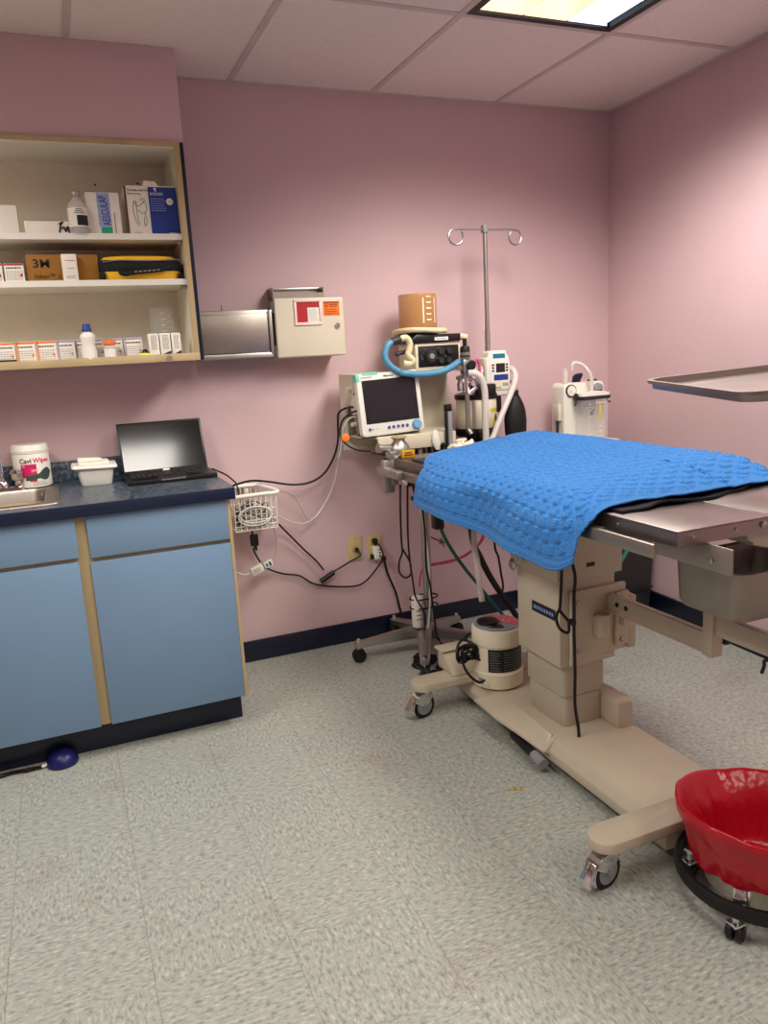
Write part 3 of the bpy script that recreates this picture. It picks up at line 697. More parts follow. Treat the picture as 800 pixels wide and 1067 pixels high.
b = B(); b.box(.522, .533, -.195, -.185, CT+.006, CT+.013, .001); b.tube([(.523, -.19, CT+.009), (.51, -.19, CT+.007), (.495, -.175, CT+.004)], .0024, 6); obj('plugged_cable', b, m_black, t)
# foot switch
cx, cy = .19, -.575
t = thing('foot_switch', 'small dark blue dome on the floor by the toe kick', 'foot switch', (cx, cy, 0))
b = B(); b.lathe([(.052, 0), (.053, .006), (.05, .018), (.043, .032), (.03, .043), (.015, .049), (.001, .051)], (cx, cy, 0), 36); obj('dome', b, m_dnavy, t)
b = B(); b.cyl((cx-.05, cy-.006, .01), (cx-.068, cy-.01, .009), .006, n=12); obj('cord_sleeve', b, m_white, t)
b = B(); b.tube([(cx-.066, cy-.01, .009), (cx-.11, cy-.012, .006), (cx-.16, cy-.004, .005), (cx-.25, cy-.02, .005), (cx-.4, cy-.03, .005)], .0035, 8)
b.tube([(cx-.066, cy-.008, .010), (cx-.12, cy+.006, .006), (cx-.18, cy+.01, .005), (cx-.3, cy+.004, .005)], .003, 8); obj('cord', b, m_cord, t)
# ================================================================ things on the back wall
# steel dispenser
t = thing('wall_dispenser', 'flat stainless steel dispenser on the wall right of the open cabinet', 'dispenser', (1.04, 0, 1.35))
x0, x1, z0, z1 = .885, 1.186, 1.352, 1.545
b = B(); b.box(x0, x1, -.10, -.0005, z0, z1, .004); obj('body', b, m_steel, t)
b = B(); b.box(x0+.006, x1-.012, -.1125, -.1005, z0+.022, z1-.016, .004); obj('front_panel', b, m_steel, t)
b = B(); b.prism([(x0, z0), (x1+.004, z0), (x1-.010, z0+.020), (x0, z0+.020)], 'y', -.118, -.101, .002); obj('bottom_lip', b, m_alu, t)
b = B(); b.prism([(x1-.010, z0+.021), (x1+.004, z0+.004), (x1+.004, z1), (x1-.010, z1-.008)], 'y', -.118, -.101, .002); obj('side_lip', b, m_alu, t)
b = B(); b.cyl((x0+.116, -.05, z1), (x0+.116, -.05, z1+.008), .005, n=12); b.box(x0+.1145, x0+.1175, -.056, -.044, z1+.006, z1+.026, .001); obj('key', b, m_oak, t)
# sharps cabinet
t = thing('sharps_cabinet', 'beige locked sharps cabinet with red window and orange hazard label', 'cabinet', (1.35, 0, 1.345))
x0, x1, z0, z1 = 1.2, 1.502, 1.345, 1.586
b = B(); b.box(x0+.008, x1-.02, -.112, -.0005, z0-.002, z1-.004, .004); obj('body', b, m_beige2, t)
b = B(); b.box(x0, x1, -.132, -.113, z0, z1, .007, 3); d = obj('door', b, m_beige2, t)
b = B()
for p0, p1, q0, q1 in ((1.282, 1.402, 1.474, 1.486), (1.282, 1.402, 1.568, 1.580), (1.282, 1.293, 1.486, 1.568), (1.391, 1.402, 1.486, 1.568)): b.box(p0, p1, -.138, -.1325, q0, q1, .002)
obj('window_frame', b, m_pinkpl, t, label='pale pink window frame')
b = B(); b.box(1.293, 1.391, -.1335, -.1322, 1.486, 1.568); w_ = obj('red_window', b, m_redpl, t, label='red sharps window')
b = B(); b.box(1.34, 1.392, -.1342, -.1337, 1.487, 1.545); obj('white_notice', b, m_paper, w_)
b = B()
for k in range(6): b.box(1.344, 1.386-.004*(k % 3), -.1346, -.1343, 1.494+k*.008, 1.4958+k*.008)
obj('small_print', b, m_grey, w_)
b = B(); b.box(1.411, 1.482, -.1332, -.1322, 1.51, 1.568); o = obj('hazard_label', b, m_orange, t, label='orange hazard label')
b = B(); b.box(1.412, 1.481, -.1337, -.1333, 1.562, 1.567)
for k in range(3):                                # biohazard trefoil
    a = PI/2+k*2*PI/3; c = Vector((1.424+.0045*math.cos(a), -.1335, 1.551+.0045*math.sin(a))); b.tube([c+Vector((.0045*math.cos(q), 0, .0045*math.sin(q))) for q in [2*PI*j/10 for j in range(10)]], .0009, 5, smooth=0, closed=True)
b.box(1.436, 1.474, -.1337, -.1333, 1.5535, 1.5575); b.box(1.44, 1.47, -.1337, -.1333, 1.546, 1.549)
for k in range(3): b.box(1.416, 1.478-.006*k, -.1337, -.1333, 1.517+k*.008, 1.5195+k*.008)
obj('label_print', b, mat('dark_red_ink', (120, 40, 10), .6), o)
b = B(); b.lathe([(.011, 0), (.011, .006), (.008, .009), (.004, .009)], (1.469, -.1322, 1.468), 24, axis=(0, -1, 0)); l_ = obj('lock', b, m_chrome, t)
b = B(); b.box(1.4678, 1.4702, -.1422, -.1408, 1.463, 1.473); obj('key_slot', b, m_ink, l_)
for zz in (1.375, 1.55):
    b = B(); b.cyl((x0-.002, -.112, zz-.022), (x0-.002, -.112, zz+.022), .005, n=12); b.box(x0-.004, x0+.012, -.108, -.06, zz-.022, zz+.022, .001)
    for q in (-.012, .012): b.sphere((x0-.004, -.085, zz+q), .004)
    obj('hinge', b, m_alu, t)
# steel rack behind/above it
t = thing('steel_tray_rack', 'narrow grey steel rack on the wall above the sharps cabinet', 'rack', (1.325, -.04, 1.588))
b = B(); x0, x1 = 1.213, 1.438
b.box(x0, x1, -.006, -.0005, 1.588, 1.634); b.box(x0, x0+.004, -.075, -.006, 1.588, 1.634); b.box(x1-.004, x1, -.075, -.006, 1.588, 1.634); b.box(x0, x1, -.075, -.006, 1.586, 1.59); b.box(x0+.004, x1-.004, -.075, -.072, 1.59, 1.61)
obj('rack_body', b, m_steel, t)
b = B(); b.box(x0-.002, x1+.002, -.011, -.0063, 1.625, 1.637, .002); obj('folded_rim', b, m_alu, t)
# outlets
def outlet(cx, cz, label, holes):
    t = thing('wall_outlet', label, 'outlet', (cx, 0, cz), 'outlets on the back wall')
    b = B(); b.box(cx-.036, cx+.036, -.006, -.0003, cz-.058, cz+.058, .003); obj('cover_plate', b, m_almond, t)
    b = B()
    for q in holes: b.box(cx-.016, cx+.016, -.008, -.0055, cz+q-.014, cz+q+.014, .004)
    obj('socket', b, mat('almond_socket', (188, 164, 112), .4), t)
    b = B()
    for q in (-.05, .05) if len(holes) == 1 else (0,): b.cyl((cx, -.007, cz+q), (cx, -.0058, cz+q), .0035, n=12)
    obj('screw', b, m_alu, t); return t
outlet(1.530, .450, 'tan outlet plate with one black cord, left of the pair', (0,))
outlet(1.630, .446, 'tan outlet plate holding a white adapter, right of the pair', (.022, -.022))
def plug(cx, cz, nm, label, y0=-.008):
    b = B(); b.box(cx-.013, cx+.013, y0-.022, y0-.0002, cz-.012, cz+.012, .005); b.cyl((cx, y0-.016, cz-.008), (cx+.003, y0-.022, cz-.032), .006, .004, 12)
    return item(nm, b, m_black, label, 'plug')
t = thing('plug_adapter', 'white cube tap plugged in the right outlet plate', 'adapter', (1.634, -.02, .40))
b = B(); b.box(1.610, 1.652, -.046, -.0085, .392, .456, .006); obj('body', b, m_white, t)
b = B()
for q in (.41, .425, .44): b.box(1.634, 1.644, -.0472, -.0458, q-.003, q+.003)
obj('slots', b, m_ink, t)
b = B(); b.box(1.598, 1.612, -.042, -.018, .396, .418, .003); b.box(1.640, 1.664, -.062, -.046, .384, .408, .005); obj('black_plug', b, m_black, t)
plug(1.626, .478, 'power_plug', 'black plug in the upper socket of the right outlet')
b = B(); b.box(1.526, 1.543, -.03, -.0085, .438, .458, .004); item('power_plug', b, m_black, 'small black plug in the left outlet plate', 'plug')
# cords
def cord(name, pts, r, m, label, cat='cable', n=7, parent=None, **k):
    b = B(); b.tube(pts, r, n)
    if parent is not None: return obj(name, b, m, parent, label=label, **k)
    return item(name, b, m, label, cat, **k)
def P(u, v, y): return W(u, v, y=y)
cord('power_cable', [Vector((1.536, -.03, .446)), Vector((1.54, -.045, .425)), P(365, 585, -.04), P(357, 590, -.035), P(347, 596, -.03)], .0045, m_cord, 'black cord drooping from the left outlet to its coupling')
b = B(); a, c = P(348, 596, -.03), P(334, 606, -.03); d = (c-a); b.tube([a, a+d*.15, a+d*.18, c-d*.03, c], .012, 12, smooth=0); item('cord_coupling', b, m_black, 'black cord coupling on the wall below the wire basket', 'coupling')
cord('power_cable', [P(337, 594, -.03), P(330, 585, -.03), P(316, 572, -.035), P(300, 556, -.05), P(289, 545, -.10), P(283, 540, -.13)], .0042, m_cord, 'black cord sloping down from wire basket to the coupling')
cord('power_cable', [Vector((1.645, -.055, .388)), P(388, 598, -.045), P(379, 607, -.03), P(368, 611, -.025), P(345, 611, -.02), P(326, 608, -.02), P(312, 600, -.02), P(296, 598, -.02), P(282, 594, -.03), P(273, 588, -.06), P(266, 577, -.09), P(264, 571, -.1)], .0042, m_cord, 'black cord hanging low along the wall to the adapter')
cord('power_cable', [Vector((1.652, -.06, .39)), P(404, 598, -.06), P(412, 617, -.06), P(417, 636, -.07), P(423, 656, -.08), Vector((1.80, -.12, .012)), Vector((1.86, -.2, .008))], .006, m_cord, 'thick black cord from the white adapter down to the floor')
cord('power_cable', [Vector((1.628, -.03, .47)), Vector((1.636, -.05, .462)), Vector((1.645, -.058, .44)), Vector((1.65, -.062, .41))], .004, m_cord, 'short black cord between upper plug and the adapter')
# wire basket with its cables
t = thing('wire_basket', 'white coated wire basket full of cables beside the counter end', 'basket', (1.05, -.11, .63))
b = B(); b.tube([(.945, -.195, .795), (1.06, -.195, .797), (1.128, -.195, .797), (1.131, -.16, .803), (1.09, -.05, .81), (1.08, -.025, .81), (.96, -.025, .812), (.90, -.02, .812)], .0085, 12, smooth=4); obj('top_tube', b, m_white, t)
b = B(); R_ = .0021
for zz, s in ((.735, .97), (.69, .95), (.668, .95), (.648, .93)): b.tube([(.945, -.19, zz), (.945+.185*s, -.19, zz), (.945+.185*s, -.03, zz), (.945, -.03, zz)], R_, 6, smooth=0, closed=True)
for k in range(9):
    x = .947+k*.0222; b.tube([(x, -.195, .797), (x, -.19, .648), (x, -.03, .648), (x, -.025, .81)], R_, 6, smooth=0)
for k in range(5):
    y = -.19+k*.034; b.tube([(.945, y, .648), (1.122, y, .648), (1.128, y, .797)], R_, 6, smooth=0)
obj('wires', b, m_white, t)
b = B(); b.box(1.03, 1.05, -.026, -.0005, .76, .82, .003); obj('wall_bracket', b, m_white, t)
rnd = random.Random(3)
for ci, (mm, lb, rr) in enumerate([(m_cordg, 'coiled grey patient cable in the wire basket', .0032), (m_cordw, 'coiled white cable lying in the wire basket', .003), (m_cord, 'thin black cable coil in the wire basket', .0028)]):
    b = B(); pts = []
    for k in range(64):
        a = 2*PI*k/11; pts.append((1.035+(.055+.02*rnd.random())*math.cos(a), -.115+(.045+.012*rnd.random())*math.sin(a)*.9, .70+.03*math.sin(a*.37+ci*2)+.022*rnd.uniform(-1, 1)+.012*math.sin(a)))
    b.tube(pts, rr, 6, smooth=4); item('cable_coil', b, mm, lb, 'cable', 'cable coils in the wire basket')
b = B(); b.tube([(1.035+.066*math.cos(a), -.1955, .712+.034*math.sin(a)) for a in [2*PI*k/20 for k in range(20)]], .0034, 8, closed=True); b.tube([(1.03+.07*math.cos(a), -.199, .708+.04*math.sin(a)) for a in [2*PI*k/20 for k in range(20)]], .003, 8, closed=True); item('cable_coil', b, m_cordw, 'round white cable loop tied across the basket front', 'cable', 'cable coils in the wire basket')
# hanging plug and junction
b = B(); p = P(265, 562, -.12); b.box(p.x-.018, p.x+.016, p.y-.012, p.y+.012, p.z-.028, p.z+.022, .005); b.cyl((p.x-.006, p.y, p.z+.02), (p.x-.006, p.y, .668), .004, n=10); b.cyl((p.x+.002, p.y, p.z-.025), (p.x+.005, p.y, p.z-.05), .008, .004, 12); item('hanging_plug', b, m_black, 'black plug hanging under the wire basket', 'plug')
b = B(); p = P(272, 591, -.1); Mx = Matrix.Translation(p) @ Matrix.Rotation(-.33, 4, 'Y'); t = thing('cable_connector', 'white cable connector block with blue marks hanging below basket', 'connector', p)
b.box(-.048, .010, -.012, .012, -.019, .017, .004, M=Mx); obj('body', b, m_white, t)
b = B(); b.box(.012, .054, -.009, .009, -.014, .013, .003, M=Mx); obj('plug_end', b, m_white, t)
b = B(); b.box(.0095, .013, -.0128, .0128, -.0195, .0175, .001, M=Mx); b.box(.022, .03, -.0096, -.0088, -.008, .008, M=Mx); b.box(.036, .046, -.0096, -.0088, -.01, .009, M=Mx); obj('blue_band', b, mat('teal_band', (20, 90, 120), .4), t)
b = B(); b.box(-.04, -.006, -.0126, -.0118, -.012, .009, M=Mx); obj('grey_label', b, mat('label_grey', (190, 186, 172), .6), t)
cord('signal_cable', [P(262, 596, -.1), P(256, 599, -.1), P(248, 597, -.1), P(240, 592, -.12), P(232, 580, -.14)], .0032, m_cordw, 'white cable end curving from connector block behind the cabinet', 'cable')
cord('signal_cable', [P(284, 583, -.1), P(288, 572, -.09), P(287, 558, -.1), P(283, 545, -.13), P(280, 536, -.15)], .0018, m_cordg, 'thin grey lead from the basket to the connector block', 'cable')
# long cables to the machine
cord('monitor_cable', [Vector((.87, -.2, .925)), P(234, 494, -.15), P(241, 499, -.12), P(246, 504, -.1), P(248, 512, -.1), P(250, 524, -.12)], .0035, m_cord, 'black cable going from the laptop into the wire basket', 'cable')
cord('monitor_cable', [P(236, 510, -.17), P(246, 505, -.15), P(262, 501, -.1), P(280, 502, -.07), P(303, 505, -.06), P(322, 503, -.06), P(337, 494, -.07), P(347, 478, -.09), P(352, 460, -.11), P(352, 440, -.14), P(353, 430, -.18), P(362, 425, -.22), P(374, 424, -.25)], .0048, m_cord, 'thick black cable swagged along the wall from basket to monitor', 'cable')
cord('monitor_cable', [P(285, 533, -.15), P(292, 539, -.1), P(305, 544, -.07), P(318, 545, -.06), P(330, 537, -.06), P(341, 520, -.06), P(349, 500, -.07), P(352, 480, -.08), P(354, 455, -.1), P(357, 432, -.14), P(362, 416, -.2), P(369, 407, -.25)], .0028, m_cordw, 'white cable swagged from basket up to the monitor side', 'cable')
cord('monitor_cable', [P(287, 512, -.15), P(298, 513, -.1), P(307, 519, -.07), P(314, 530, -.06), P(320, 541, -.055), P(326, 541, -.055), P(331, 525, -.055), P(339, 505, -.055), P(346, 490, -.06), P(349, 475, -.075)], .0022, m_cordg, 'thin grey cable swagged beside the white one on the wall', 'cable')
# ================================================================ anaesthesia machine on its star stand
SX, SY = 1.735, -.30
t = thing('anaesthesia_machine', 'beige anaesthesia machine on a steel star stand between table and wall', 'medical machine', (SX, SY, 0)); MACH = t
hub = B(); hub.lathe([(.05, .085), (.052, .095), (.052, .125), (.03, .135)], (SX, SY, 0), 28); obj('hub', hub, m_alu, t)
for k, a in enumerate((172, 244, 318, 28, 100)):
    a = math.radians(a); d = Vector((math.cos(a), math.sin(a), 0)); L_ = .325 if k < 3 else .27
    c = Vector((SX, SY, 0)); s = Vector((-d.y, d.x, 0)); b = B()
    loops = []
    for q, hw, z0, z1 in ((.03, .034, .085, .13), (.5*L_, .027, .078, .114), (L_-.03, .021, .07, .096), (L_, .014, .07, .09)):
        loops.append([c+d*q+s*hw*sg+Vector((0, 0, zz)) for sg, zz in ((-1, z0), (1, z0), (1, z1-.006), (.6, z1), (-.6, z1), (-1, z1-.006))])
    b.loft(loops); obj('leg', b, m_alu, t)
    e = c+d*(L_-.015); b = B(); b.cyl(e+Vector((0, 0, .05)), e+Vector((0, 0, .105)), .009, n=14); obj('caster_stem', b, m_chrome, t)
    b = B()
    for o in (-.012, .012):
        b.lathe([(.002, -.009), (.026, -.009), (.030, -.004), (.030, .004), (.026, .009), (.002, .009)], e+s*o+Vector((0, 0, .0302)), 24, axis=s)
    b.lathe([(.022, -.003), (.022, .003)], e+Vector((0, 0, .034)), 20, axis=s); obj('caster_wheel', b, m_rubber, t)
b = B(); b.cyl((SX+.012, SY-.01, .12), (SX+.012, SY-.01, .93), .013, n=20); obj('post', b, m_alu, t)
b = B(); b.cyl((SX+.04, SY+.01, .12), (SX+.04, SY+.01, .93), .009, n=20); obj('post', b, m_alu, t)
b = B(); b.lathe([(.024, 0), (.026, .004), (.026, .135), (.022, .142)], (SX-.038, SY-.012, .132), 28); cy_ = obj('suction_bottle', b, m_white, t, label='white cylinder with small print strapped on the post')
b = B(); c0 = (SX-.038, SY-.012)
for k, (a0, a1) in enumerate(((-2.2, -1.0), (-2.1, -1.2), (-2.3, -1.4))): arcpanel(b, c0, .0263, a0, a1, .17+.02*k, .174+.02*k, 8)
obj('small_print', b, m_ink, cy_)
b = B()
for zz in (.22, .262): b.tube([(SX-.0+.067*math.cos(a), SY-.004+.04*math.sin(a), zz) for a in [2*PI*k/16 for k in range(16)]], .0035, 6, closed=True)
obj('strap', b, m_cord, t)
# hood: back panel, shelf, apron
b = B(); b.box(1.475, 2.005, -.10, -.085, .93, 1.262, .002); obj('back_panel', b, m_beige2, t)
b = B(); b.prism([(-.10, .985), (-.10, 1.262), (-.26, 1.262), (-.26, 1.19), (-.15, 1.10), (-.15, .985)], 'x', 1.475, 1.483); obj('side_panel', b, m_beige2, t)
b = B(); b.box(1.476, 2.0, -.27, -.10, 1.25, 1.262, .002); obj('top_panel', b, m_beige2, t)
b = B(); b.box(1.487, 1.55, -.155, -.102, 1.12, 1.18, .004); obj('dark_module', b, m_dgrey, t)
b = B(); b.prism([(1.49, -.10), (1.50, -.26), (1.545, -.33), (1.90, -.33), (1.97, -.10)], 'z', .992, 1.0, .002); obj('shelf', b, m_beige2, t)
b = B(); b.prism([(1.538, .997), (1.904, .997), (1.904, .94), (1.575, .938), (1.555, .945), (1.544, .96)], 'y', -.346, -.331, .002); obj('apron', b, m_beige2, t)
b = B()
for zz in (.955, .985): b.cyl((1.885, -.3475, zz), (1.885, -.3455, zz), .004, n=10)
obj('apron_screw', b, m_dgrey, t)
b = B(); b.loft([[Vector((1.80+r*math.cos(a)+dx, -.355+r*.5*math.sin(a), zz)) for a in [2*PI*k/14 for k in range(14)]] for r, dx, zz in ((.006, 0, 1.012), (.012, 0, 1.0), (.018, .002, .97), (.018, .006, .945), (.010, .01, .925))]); obj('lever', b, m_white, t, label='white release lever')
b = B(); b.tube([(1.822, -.36, .94), (1.832, -.362, .95), (1.838, -.36, .935), (1.828, -.36, .915)], .005, 8); obj('hook', b, m_black, t)
# work plate behind the table end
b = B(); b.box(1.60, 2.40, -.43, -.09, .898, .908, .003); obj('work_plate', b, m_steel, t, label='stainless work plate')
b = B(); b.box(1.66, 1.88, -.30, -.1, .86, .94); obj('support_block', b, m_dgrey, t)
b = B()
for x in (1.78, 1.81, 1.845): b.cyl((x, -.30, .908), (x, -.30, .94), .006, n=10)
obj('stud', b, m_alu, t)
# upright black and steel slide at the right of the apron
p0, p1 = W(468.5, 470, y=-.36), W(468.5, 418, y=-.36)
b = B(); b.box(p0.x-.016, p0.x-.006, -.362, -.35, .908, 1.10, .002); b.box(p0.x-.016, p0.x+.016, -.366, -.345, 1.085, 1.115, .004); obj('slide_backing', b, m_black, t)
b = B(); b.box(p0.x-.005, p0.x+.014, -.368, -.35, .908, 1.084, .003); obj('slide', b, m_grey, t)
# absorber canister
ax, ay = 2.085, -.21
b = B(); b.lathe([(.088, .985), (.092, .99), (.092, 1.115), (.088, 1.12)], (ax, ay, 0), 40); ab = obj('absorber_canister', b, m_offwhite, t, label='cream absorber canister')
b = B(); b.lathe([(.095, .955), (.097, .96), (.097, .985), (.09, .99)], (ax, ay, 0), 40); b.lathe([(.05, .908), (.05, .955)], (ax, ay, 0), 24); b.box(ax-.05, ax+.05, ay-.105, ay-.06, .94, .985, .008); obj('absorber_base', b, m_black, t)
b = B(); b.lathe([(.095, 1.118), (.097, 1.122), (.097, 1.14), (.06, 1.15)], (ax, ay, 0), 40); b.box(ax-.045, ax+.05, ay-.10, ay, 1.135, 1.185, .008); obj('absorber_lid', b, m_black, t)
b = B()
for a in (-2.2, -1.75): b.box(ax+.0925*math.cos(a)-.006, ax+.0925*math.cos(a)+.006, ay+.0935*math.sin(a)-.004, ay+.0935*math.sin(a)+.004, .99, 1.118)
obj('canister_rod', b, m_alu, t)
b = B(); arcpanel(b, (ax, ay), .0926, -1.35, -.75, 1.06, 1.075, 8); arcpanel(b, (ax, ay), .0926, -1.15, -.7, 1.0, 1.03, 8); obj('canister_print', b, m_yel, ab)
# valve column (pop-off valve, dial, cross fitting, rod)
q = W(486, 380, y=-.33); vx, vy = q.x, -.33
b = B(); b.lathe([(.009, 0), (.009, .03), (.018, .033), (.021, .04), (.021, .058)][::1], (vx-.006, vy, 0), 20)
for v in b.bm.verts: v.co.z = 1.385-v.co.z*1.0
obj('valve_cap', b, m_black, t)
b = B(); b.lathe([(.020, 1.298), (.021, 1.301), (.021, 1.328)], (vx-.006, vy, 0), 24); obj('valve_collar', b, m_alu, t)
b = B(); b.lathe([(.0215, 1.306), (.0215, 1.315)], (vx-.006, vy, 0), 24); obj('collar_band', b, m_dgrey, t)
b = B(); b.box(vx-.024, vx+.018, vy-.018, vy+.018, 1.235, 1.298, .005); b.cyl((vx-.006, vy, 1.19), (vx-.006, vy, 1.24), .016, n=18); obj('valve_body', b, m_alu, t)
b = B(); b.lathe([(.019, 0), (.021, .003), (.021, .014), (.018, .017), (.002, .017)], (vx+.008, vy-.018, 1.272), 28, axis=(0, -1, 0)); obj('dial', b, m_black, t)
b = B(); b.cyl((vx-.04, vy, 1.203), (vx+.055, vy, 1.203), .012, n=16); b.cyl((vx-.006, vy, 1.16), (vx-.006, vy, 1.22), .017, n=18); b.cyl((vx+.02, vy-.03, 1.195), (vx+.02, vy+.03, 1.195), .015, n=18)
b.box(vx-.045, vx-.03, vy-.01, vy+.01, 1.165, 1.2, .003); b.cyl((vx+.0, vy-.012, 1.15), (vx+.03, vy-.03, 1.18), .009, n=12); obj('cross_fitting', b, m_chrome, t)
b = B(); b.cyl((vx-.002, vy, .985), (vx-.002, vy, 1.165), .010, n=16); b.cyl((vx+.008, vy-.01, .975), (vx-.002, vy, .995), .012, n=12); obj('valve_rod', b, m_alu, t)
# gauge
g = W(496, 387, y=-.27); b = B(); b.lathe([(.036, 0), (.038, .004), (.038, .022), (.034, .025)], (g.x, -.25, g.z), 32, axis=(0, -1, 0)); obj('gauge_case', b, m_alu, t)
b = B(); b.cyl((g.x, -.2752, g.z), (g.x, -.2765, g.z), .033, n=32); gf = obj('gauge_face', b, m_white, t, label='white gauge face')
b = B(); b.box(g.x-.001, g.x+.001, -.278, -.277, g.z, g.z+.026)
for k in range(9):
    a = PI*1.25-k*PI*1.5/8; b.box(g.x+.027*math.cos(a)-.001, g.x+.027*math.cos(a)+.001, -.278, -.277, g.z+.027*math.sin(a)-.002, g.z+.027*math.sin(a)+.002)
obj('needle', b, m_ink, gf)
b = B(); b.cyl((g.x, -.25, g.z), (g.x, -.095, g.z-.03), .01, n=12); obj('gauge_stem', b, m_alu, t)
b = B(); b.tube([(vx+.02, vy+.02, 1.25), (g.x+.0, -.28, g.z+.05), (g.x+.01, -.285, g.z), (g.x-.02, -.3, g.z-.05), (g.x-.03, -.29, g.z-.1)], .006, 8); obj('pink_line', b, m_pink, t, label='pink gas line')
# infusion pole
px_, py_ = 2.165, -.19
t = thing('iv_pole', 'tall steel drip pole with two curled hooks behind the machine', 'iv pole', (px_, py_, .908))
b = B(); b.cyl((px_, py_, .908), (px_, py_, 1.42), .0125, n=20); b.cyl((px_, py_, 1.42), (px_, py_, 1.852), .0098, n=20); obj('pole', b, m_alu, t)
b = B(); b.lathe([(.028, .9082), (.028, .922), (.018, .932)], (px_, py_, 0), 24); obj('pole_foot', b, m_black, t)
b = B(); b.box(px_-.013, px_+.013, py_-.013, py_+.013, 1.838, 1.872, .004); obj('top_clamp', b, m_grey, t)
for sg in (-1, 1):
    b = B(); pts = [(px_, py_, 1.853), (px_+sg*.08, py_-.002, 1.853), (px_+sg*.135, py_-.004, 1.853)]
    for k in range(1, 11):
        a = PI/2-k*.545; pts.append((px_+sg*(.15+.033*math.cos(a)), py_-.004-.001*k, 1.82+.033*math.sin(a)))
    b.tube(pts, .0042, 8, smooth=4); obj('hook_arm', b, m_alu, t)
# infusion pump
q0, q1 = W(503, 366, y=-.245), W(530, 411, y=-.245)
cx, cz0, cz1 = (q0.x+q1.x)/2+.002, q1.z-.002, q0.z
t = thing('infusion_pump', 'cream infusion pump with small dark screen clamped on the drip pole', 'pump', (cx, -.22, cz0))
b = B(); hw = .062
b.prism([(cx-hw, cz0+.01), (cx-hw+.012, cz0), (cx+hw-.016, cz0), (cx+hw, cz0+.02), (cx+hw, cz1-.045), (cx+hw-.012, cz1-.035), (cx+hw-.016, cz1-.006), (cx+hw-.022, cz1), (cx-hw+.02, cz1), (cx-hw+.012, cz1-.008), (cx-hw+.008, cz1-.035), (cx-hw, cz1-.045)], 'y', -.262, -.205, .006, 3); obj('case', b, m_white, t)
b = B(); b.box(cx-hw-.004, cx-hw+.018, -.256, -.2, cz0+.01, cz1-.03, .006); obj('side_grip', b, m_offwhite, t)
def pn(nm, x0, x1, z0, z1, m, e=0, par=None, lb=None):
    b = B(); b.box(cx+x0, cx+x1, -.2635-e, -.2618-e, cz0+z0, cz0+z1, .0006, 1); return obj(nm, b, m, par or t, label=lb)
pn('display', -.026, .036, .168, .188, mat('teal_display', (18, 112, 140), .2), lb='teal display strip')
pn('keypad_plate', -.04, .05, .05, .15, m_white); pn('screen', -.012, .034, .105, .145, m_screen, .001)
b = B()
for k in range(3):
    for x, c in ((-.028, 0), (.044, 1)): b.box(cx+x-.006, cx+x+.006, -.2655, -.264, cz0+.109+k*.013, cz0+.117+k*.013, .001, 1)
obj('keys', b, m_dgrey, t)
pn('blue_panel', -.024, .05, .07, .096, m_royal, .001, lb='blue panel'); pn('door_flap', -.034, .054, .028, .066, m_offwhite, .003)
b = B()
for k in range(3): b.box(cx+.02+k*.010, cx+.027+k*.010, -.2685, -.2668, cz0+.045, cz0+.058)
b.box(cx-.02, cx+.008, -.2685, -.2668, cz0+.036, cz0+.041); obj('flap_print', b, m_grey, t)
b = B(); b.box(cx-.02, cx+.03, -.235, -.2, cz0-.075, cz0+.0, .004); b.box(px_-.03, px_+.03, -.215, -.185, cz0+.08, cz0+.12, .004); obj('pole_clamp', b, m_black, t)
# hoses
cord('breathing_hose', [W(488, 389, y=-.36), W(495, 389, y=-.375), W(501, 394, y=-.38), W(504.5, 405, y=-.38), W(505.5, 420, y=-.38), W(505.5, 440, y=-.375), W(505.5, 462, y=-.37), Vector((1.985, -.36, .925))], .0145, m_hosew, 'milky corrugated hose curving down left of the infusion pump', 'hose', n=14, sharp=3)
cord('breathing_hose', [W(527, 383, y=-.2), W(534, 385, y=-.24), W(537, 393, y=-.27), W(534, 405, y=-.3), W(527, 422, y=-.33), W(519, 441, y=-.35), W(512, 458, y=-.36), Vector((2.02, -.355, .923))], .013, m_hosew, 'milky corrugated hose sloping down right of the infusion pump', 'hose', n=14, sharp=3)
cord('monitor_cable', [W(514, 425, y=-.26), W(517, 438, y=-.3), W(517, 450, y=-.33), W(512, 462, y=-.35), Vector((2.0, -.33, .912))], .004, m_cord, 'black cable between the two milky hoses', 'cable')
# breathing bag
q = W(537, 440, y=-.25)
t = thing('breathing_bag', 'black rubber breathing bag standing behind the blue blanket', 'breathing bag', (q.x, -.25, .908))
prof = [(.03, .0), (.045, .006), (.052, .05), (.0535, .10), (.049, .14), (.039, .175), (.024, .205), (.015, .216), (.0135, .222)]
b = B(); n = 40; rings = []
for r, z in prof: rings.append([Vector((q.x+r*math.cos(2*PI*k/n)*(1+.03*math.cos(4*PI*k/n)), -.25+.8*r*math.sin(2*PI*k/n)*(1+.02*math.cos(10*PI*k/n)), .9085+z)) for k in range(n)])
b.loft(rings); obj('bag', b, m_rubber, t)
b = B(); b.lathe([(.0155, 1.118), (.0165, 1.122), (.0165, 1.142), (.014, 1.146)], (q.x, -.25, 0), 24); obj('neck', b, m_black, t)
b = B(); b.lathe([(.011, 1.144), (.011, 1.165), (.014, 1.168), (.014, 1.176), (.008, 1.18)], (q.x, -.25, 0), 20); b.cyl((q.x, -.25, 1.165), (q.x-.005, -.21, 1.19), .007, n=10); obj('mount', b, m_chrome, t, label='chrome bag mount')
